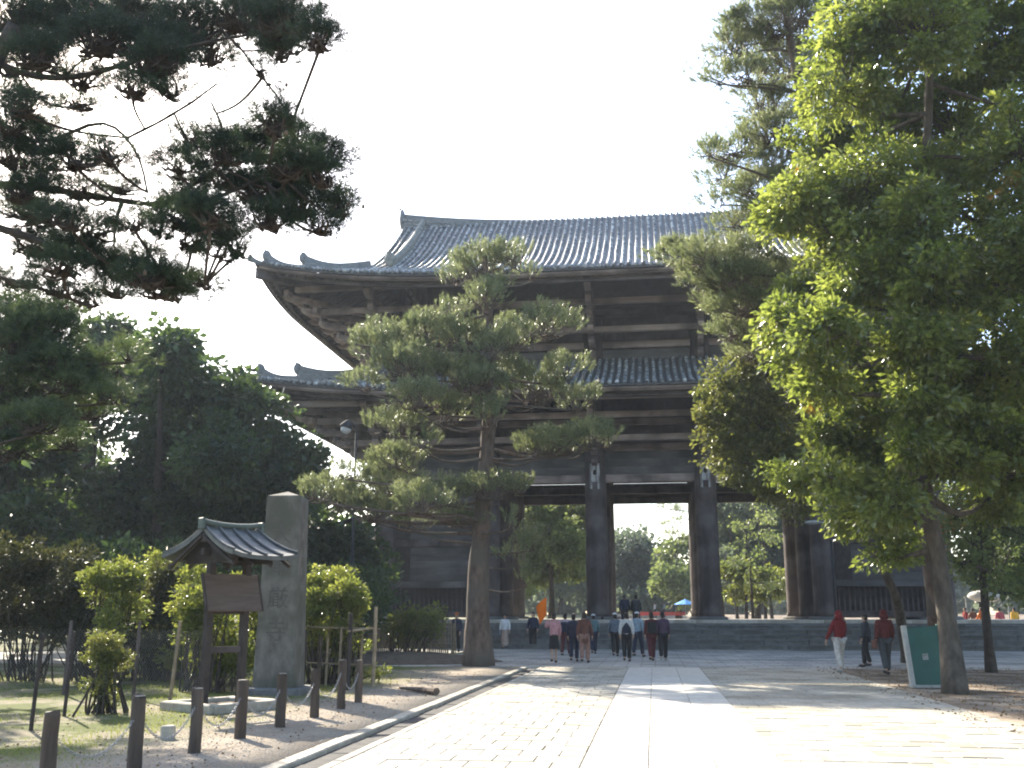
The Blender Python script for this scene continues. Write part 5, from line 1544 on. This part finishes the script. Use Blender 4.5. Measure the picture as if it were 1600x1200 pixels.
    for (hip, kn, an, toe) in legs:
        g = Geo().blob(tuple(an * .45 + toe * .55 + (0, 0, -.01)), (.052, .135, .05), sub=2)
        g.build('shoe', M[shoes] if shoes in M else shoes, t, smooth=True)
    # hair, hat, hood
    hm = {'hair': M['hair'], 'grey': M['hairgrey']}[hair]
    g = Geo().blob((0, .022, 1.635), (.088, .098, .088), sub=2); 
    g.blob((0, .045, 1.575), (.082, .065, .095), sub=2)
    g.build('hair', hm, t, smooth=True)
    if hat is not None:
        g = Geo().blob((0, .01, 1.668), (.097, .108, .062), sub=2)
        g.tube([(0, -.03, 1.655), (0, -.03, 1.648)], [.10, .125], 14)
        g.build('hat', hat, t, smooth=True)
    if hood:
        Geo().blob((0, .05, 1.52), (.13, .10, .10), sub=2).build('hood', top, t, smooth=True)
        Geo().blob((0, .03, 1.625), (.10, .105, .105), sub=2).build('hood', top, t, smooth=True)
    if bag is not None:
        side, col = bag
        if side == 'back':
            Geo().bbox((0, .185, 1.17), (.30, .15, .42), .04).build('backpack', col, t)
        else:
            s = 1 if side == 'right' else -1
            Geo().bbox((s * .27, -.05, .80), (.09, .28, .24), .03).build('bag', col, t)
            Geo().tube([(s * .27, -.05, .92), (s * .22, 0, 1.2), (s * .13, 0, 1.45)], .010, 5).build('bag_strap', col, t)
    return t

C = lambda n, r, g_, b: cloth(n, (r, g_, b))
white = C('white', .62, .62, .62); navy = C('navy', .025, .03, .055); black = C('black', .02, .02, .023); pink = C('pink', .50, .26, .27); maroon = C('maroon', .10, .025, .03)
redj = C('red_jacket', .17, .015, .018); darkred = C('dark_red_jacket', .09, .014, .014); beige = C('beige', .36, .27, .22); brown = C('brown', .14, .06, .045); teal = C('teal', .10, .17, .18); greyblue = C('grey_blue', .14, .17, .21); ltblue = C('light_blue', .26, .34, .40)
purple = C('purple', .07, .045, .08); orange = C('orange', .60, .16, .03); palew = C('pale_trousers', .52, .49, .46); tan_ = C('tan', .24, .18, .14); yellow = C('yellow', .6, .35, .05)
AW = math.pi  # walking away from the camera
def G_(px, py): 
    p = on_ground(px, py); return (p[0], p[1], 0.0)
person('person in a white top and long beige skirt walking left of the tour group', G_(789, 1014), .1, white, beige, 1.62, .12, 'long', hat=black, bag=('left', greyblue), group='people near the steps')
person('person in a dark suit with a white shirt standing in front of the steps', G_(833, 1014), -.1, navy, black, 1.72, .05, 'trousers', group='people near the steps', vest=None)
gd = person('tour guide in a pink jacket and black skirt with back turned', G_(866, 1036), AW + .1, pink, black, 1.64, .12, 'skirt', raise_r=1)
person('person in a pale pink top and dark plum trousers just right of the tour guide', G_(884, 1026), AW, C('pale_pink', .45, .36, .38), maroon, 1.62, .22, bag=('back', navy))
person('person in dark navy clothes walking right of the tour guide', G_(897, 1034), AW - .1, navy, navy, 1.6, .25)
person('person in a long reddish brown coat in the middle of the group', G_(914, 1036), AW, brown, C('tan_tights', .30, .17, .13), 1.66, .16, tophem=.62)
person('person with a white cap and teal jacket in the middle of the group', G_(928, 1022), AW + .2, teal, navy, 1.6, .2, hat=white)
person('small person in tan clothes farther back in the group', G_(942, 1012), AW, tan_, tan_, 1.55, .15)
person('person with a white hat and grey-blue top near the middle of the group', G_(962, 1026), AW, greyblue, black, 1.64, .24, hat=white)
person('person in a dark vest over white sleeves with wide dark trousers', G_(980, 1034), AW, C('white_sleeves', .55, .54, .52), black, 1.66, .2, vest=navy)
person('person with a white cap and light blue jacket in the group', G_(997, 1027), AW - .2, ltblue, navy, 1.68, .22, hat=white)
person('person dressed all in dark maroon towards the right of the group', G_(1019, 1033), AW, maroon, maroon, 1.66, .2, bag=('back', black))
person('person in dark purple clothes at the right end of the group', G_(1037, 1033), AW, purple, black, 1.68, .28, shoes='palegrey')
person('person in dark clothes climbing the steps, left of a pair', (at(976, 950, 51.3)[0], 51.15, .9), AW, navy, black, 1.66, .2, group='people near the steps')
person('person in dark clothes climbing the steps, right of a pair', (at(994, 950, 51.3)[0], 51.15, .9), AW, C('charcoal', .04, .045, .05), black, 1.62, .2, group='people near the steps')
person('person in a bright red hooded jacket and pale trousers walking away at the right', G_(1315, 1052), AW + .45, redj, palew, 1.68, .18, hood=True, group='people in red jackets', shoes='palegrey')
person('person in a darker red jacket and dark trousers walking left of the green panel', G_(1387, 1055), AW + .1, darkred, C('slate', .05, .055, .06), 1.70, .2, hood=True, bag=('right', brown), group='people in red jackets')
person('person in dark clothes between the two red jackets, farther back', G_(1356, 1043), AW + 1.2, C('dark_slate', .035, .04, .05), black, 1.6, .1, group='people near the steps')
person('person with an orange cap half hidden left of the pine trunk', (at(713, 1000, 44)[0], 44, 0), 0, navy, black, 1.66, .1, hat=orange, group='people near the steps')
for k, (px, Y, top, lab) in enumerate(((1533, 62, orange, 'person in glowing orange clothes beyond the platform at the right'), (1508, 64, redj, 'person in red clothes beyond the platform, left of the orange one'), (1562, 66, C('rose', .4, .1, .12), 'person in a rose coloured top beyond the platform, right of the orange one'), (1585, 63, yellow, 'person in yellow at the far right beyond the platform'), (1520, 68, brown, 'person in brown beyond the platform at the right'))):
    p = at(px, 960, Y)
    person(lab, (p[0], Y, .35), rng.random() * 6, top, black, 1.65, .1, group='visitors beyond the platform')
for k, (px, Y, top, lab) in enumerate(((1023, 112, white, 'tiny distant person in white left of the far parasol'), (1037, 114, ltblue, 'tiny distant person in pale blue beyond the gate'), (1057, 110, navy, 'tiny distant person in dark clothes beside the blue parasol'))):
    p = at(px, 950, Y)
    person(lab, (p[0], Y, terrain(Y)), rng.random() * 6, top, black, 1.65, .1, group='distant people beyond the gate')
# guide flag held by the tour guide: a thing of its own
gp = np.array(gd.location)
M['flag'] = leafmat('orange_flag', (.65, .13, .01), (.72, .17, .02), (.9, .25, .02), (.95, .3, .03), .7, .4, .2, 2)
hand = Matrix.Rotation(gd.rotation_euler.z, 3, 'Z') @ Vector((.20, -.22, 1.49)) * (1.64 / 1.70)
f0 = gp + np.array(hand[:])
t = thing('guide_flag', 'small orange flag on a thin white stick held up by the tour guide', 'flag', tuple(f0))
Geo().tube([(0, 0, -.1), (0, 0, .75)], .012, 6).build('stick', M['tent'], t)
V = []
for i in range(7):
    for j in range(6):
        u = i / 6.0; v = j / 5.0
        V.append((-.02 - .36 * u * (.6 + .4 * v), .05 * math.sin(u * 5 + v * 2), .72 - .60 * (1 - v) - .32 * u ** 1.3))
Geo().grid(V, 7, 6).build('cloth', M['flag'], t, smooth=True)
# ================================================================ AIR
g = Geo().box((0, 120, 19.0), (900, 420, 42.0))
me = g.mesh('haze', [])
hm_ = bpy.data.materials.new('haze'); hm_.use_nodes = True
nt = hm_.node_tree; nt.nodes.clear()
pv = nt.nodes.new('ShaderNodeVolumePrincipled'); mo = nt.nodes.new('ShaderNodeOutputMaterial')
pv.inputs['Color'].default_value = (.80, .89, 1.0, 1); pv.inputs['Density'].default_value = .00045; pv.inputs['Anisotropy'].default_value = .2
nt.links.new(pv.outputs[0], mo.inputs['Volume'])
me.materials.append(hm_)
link('haze', me, kind='stuff')
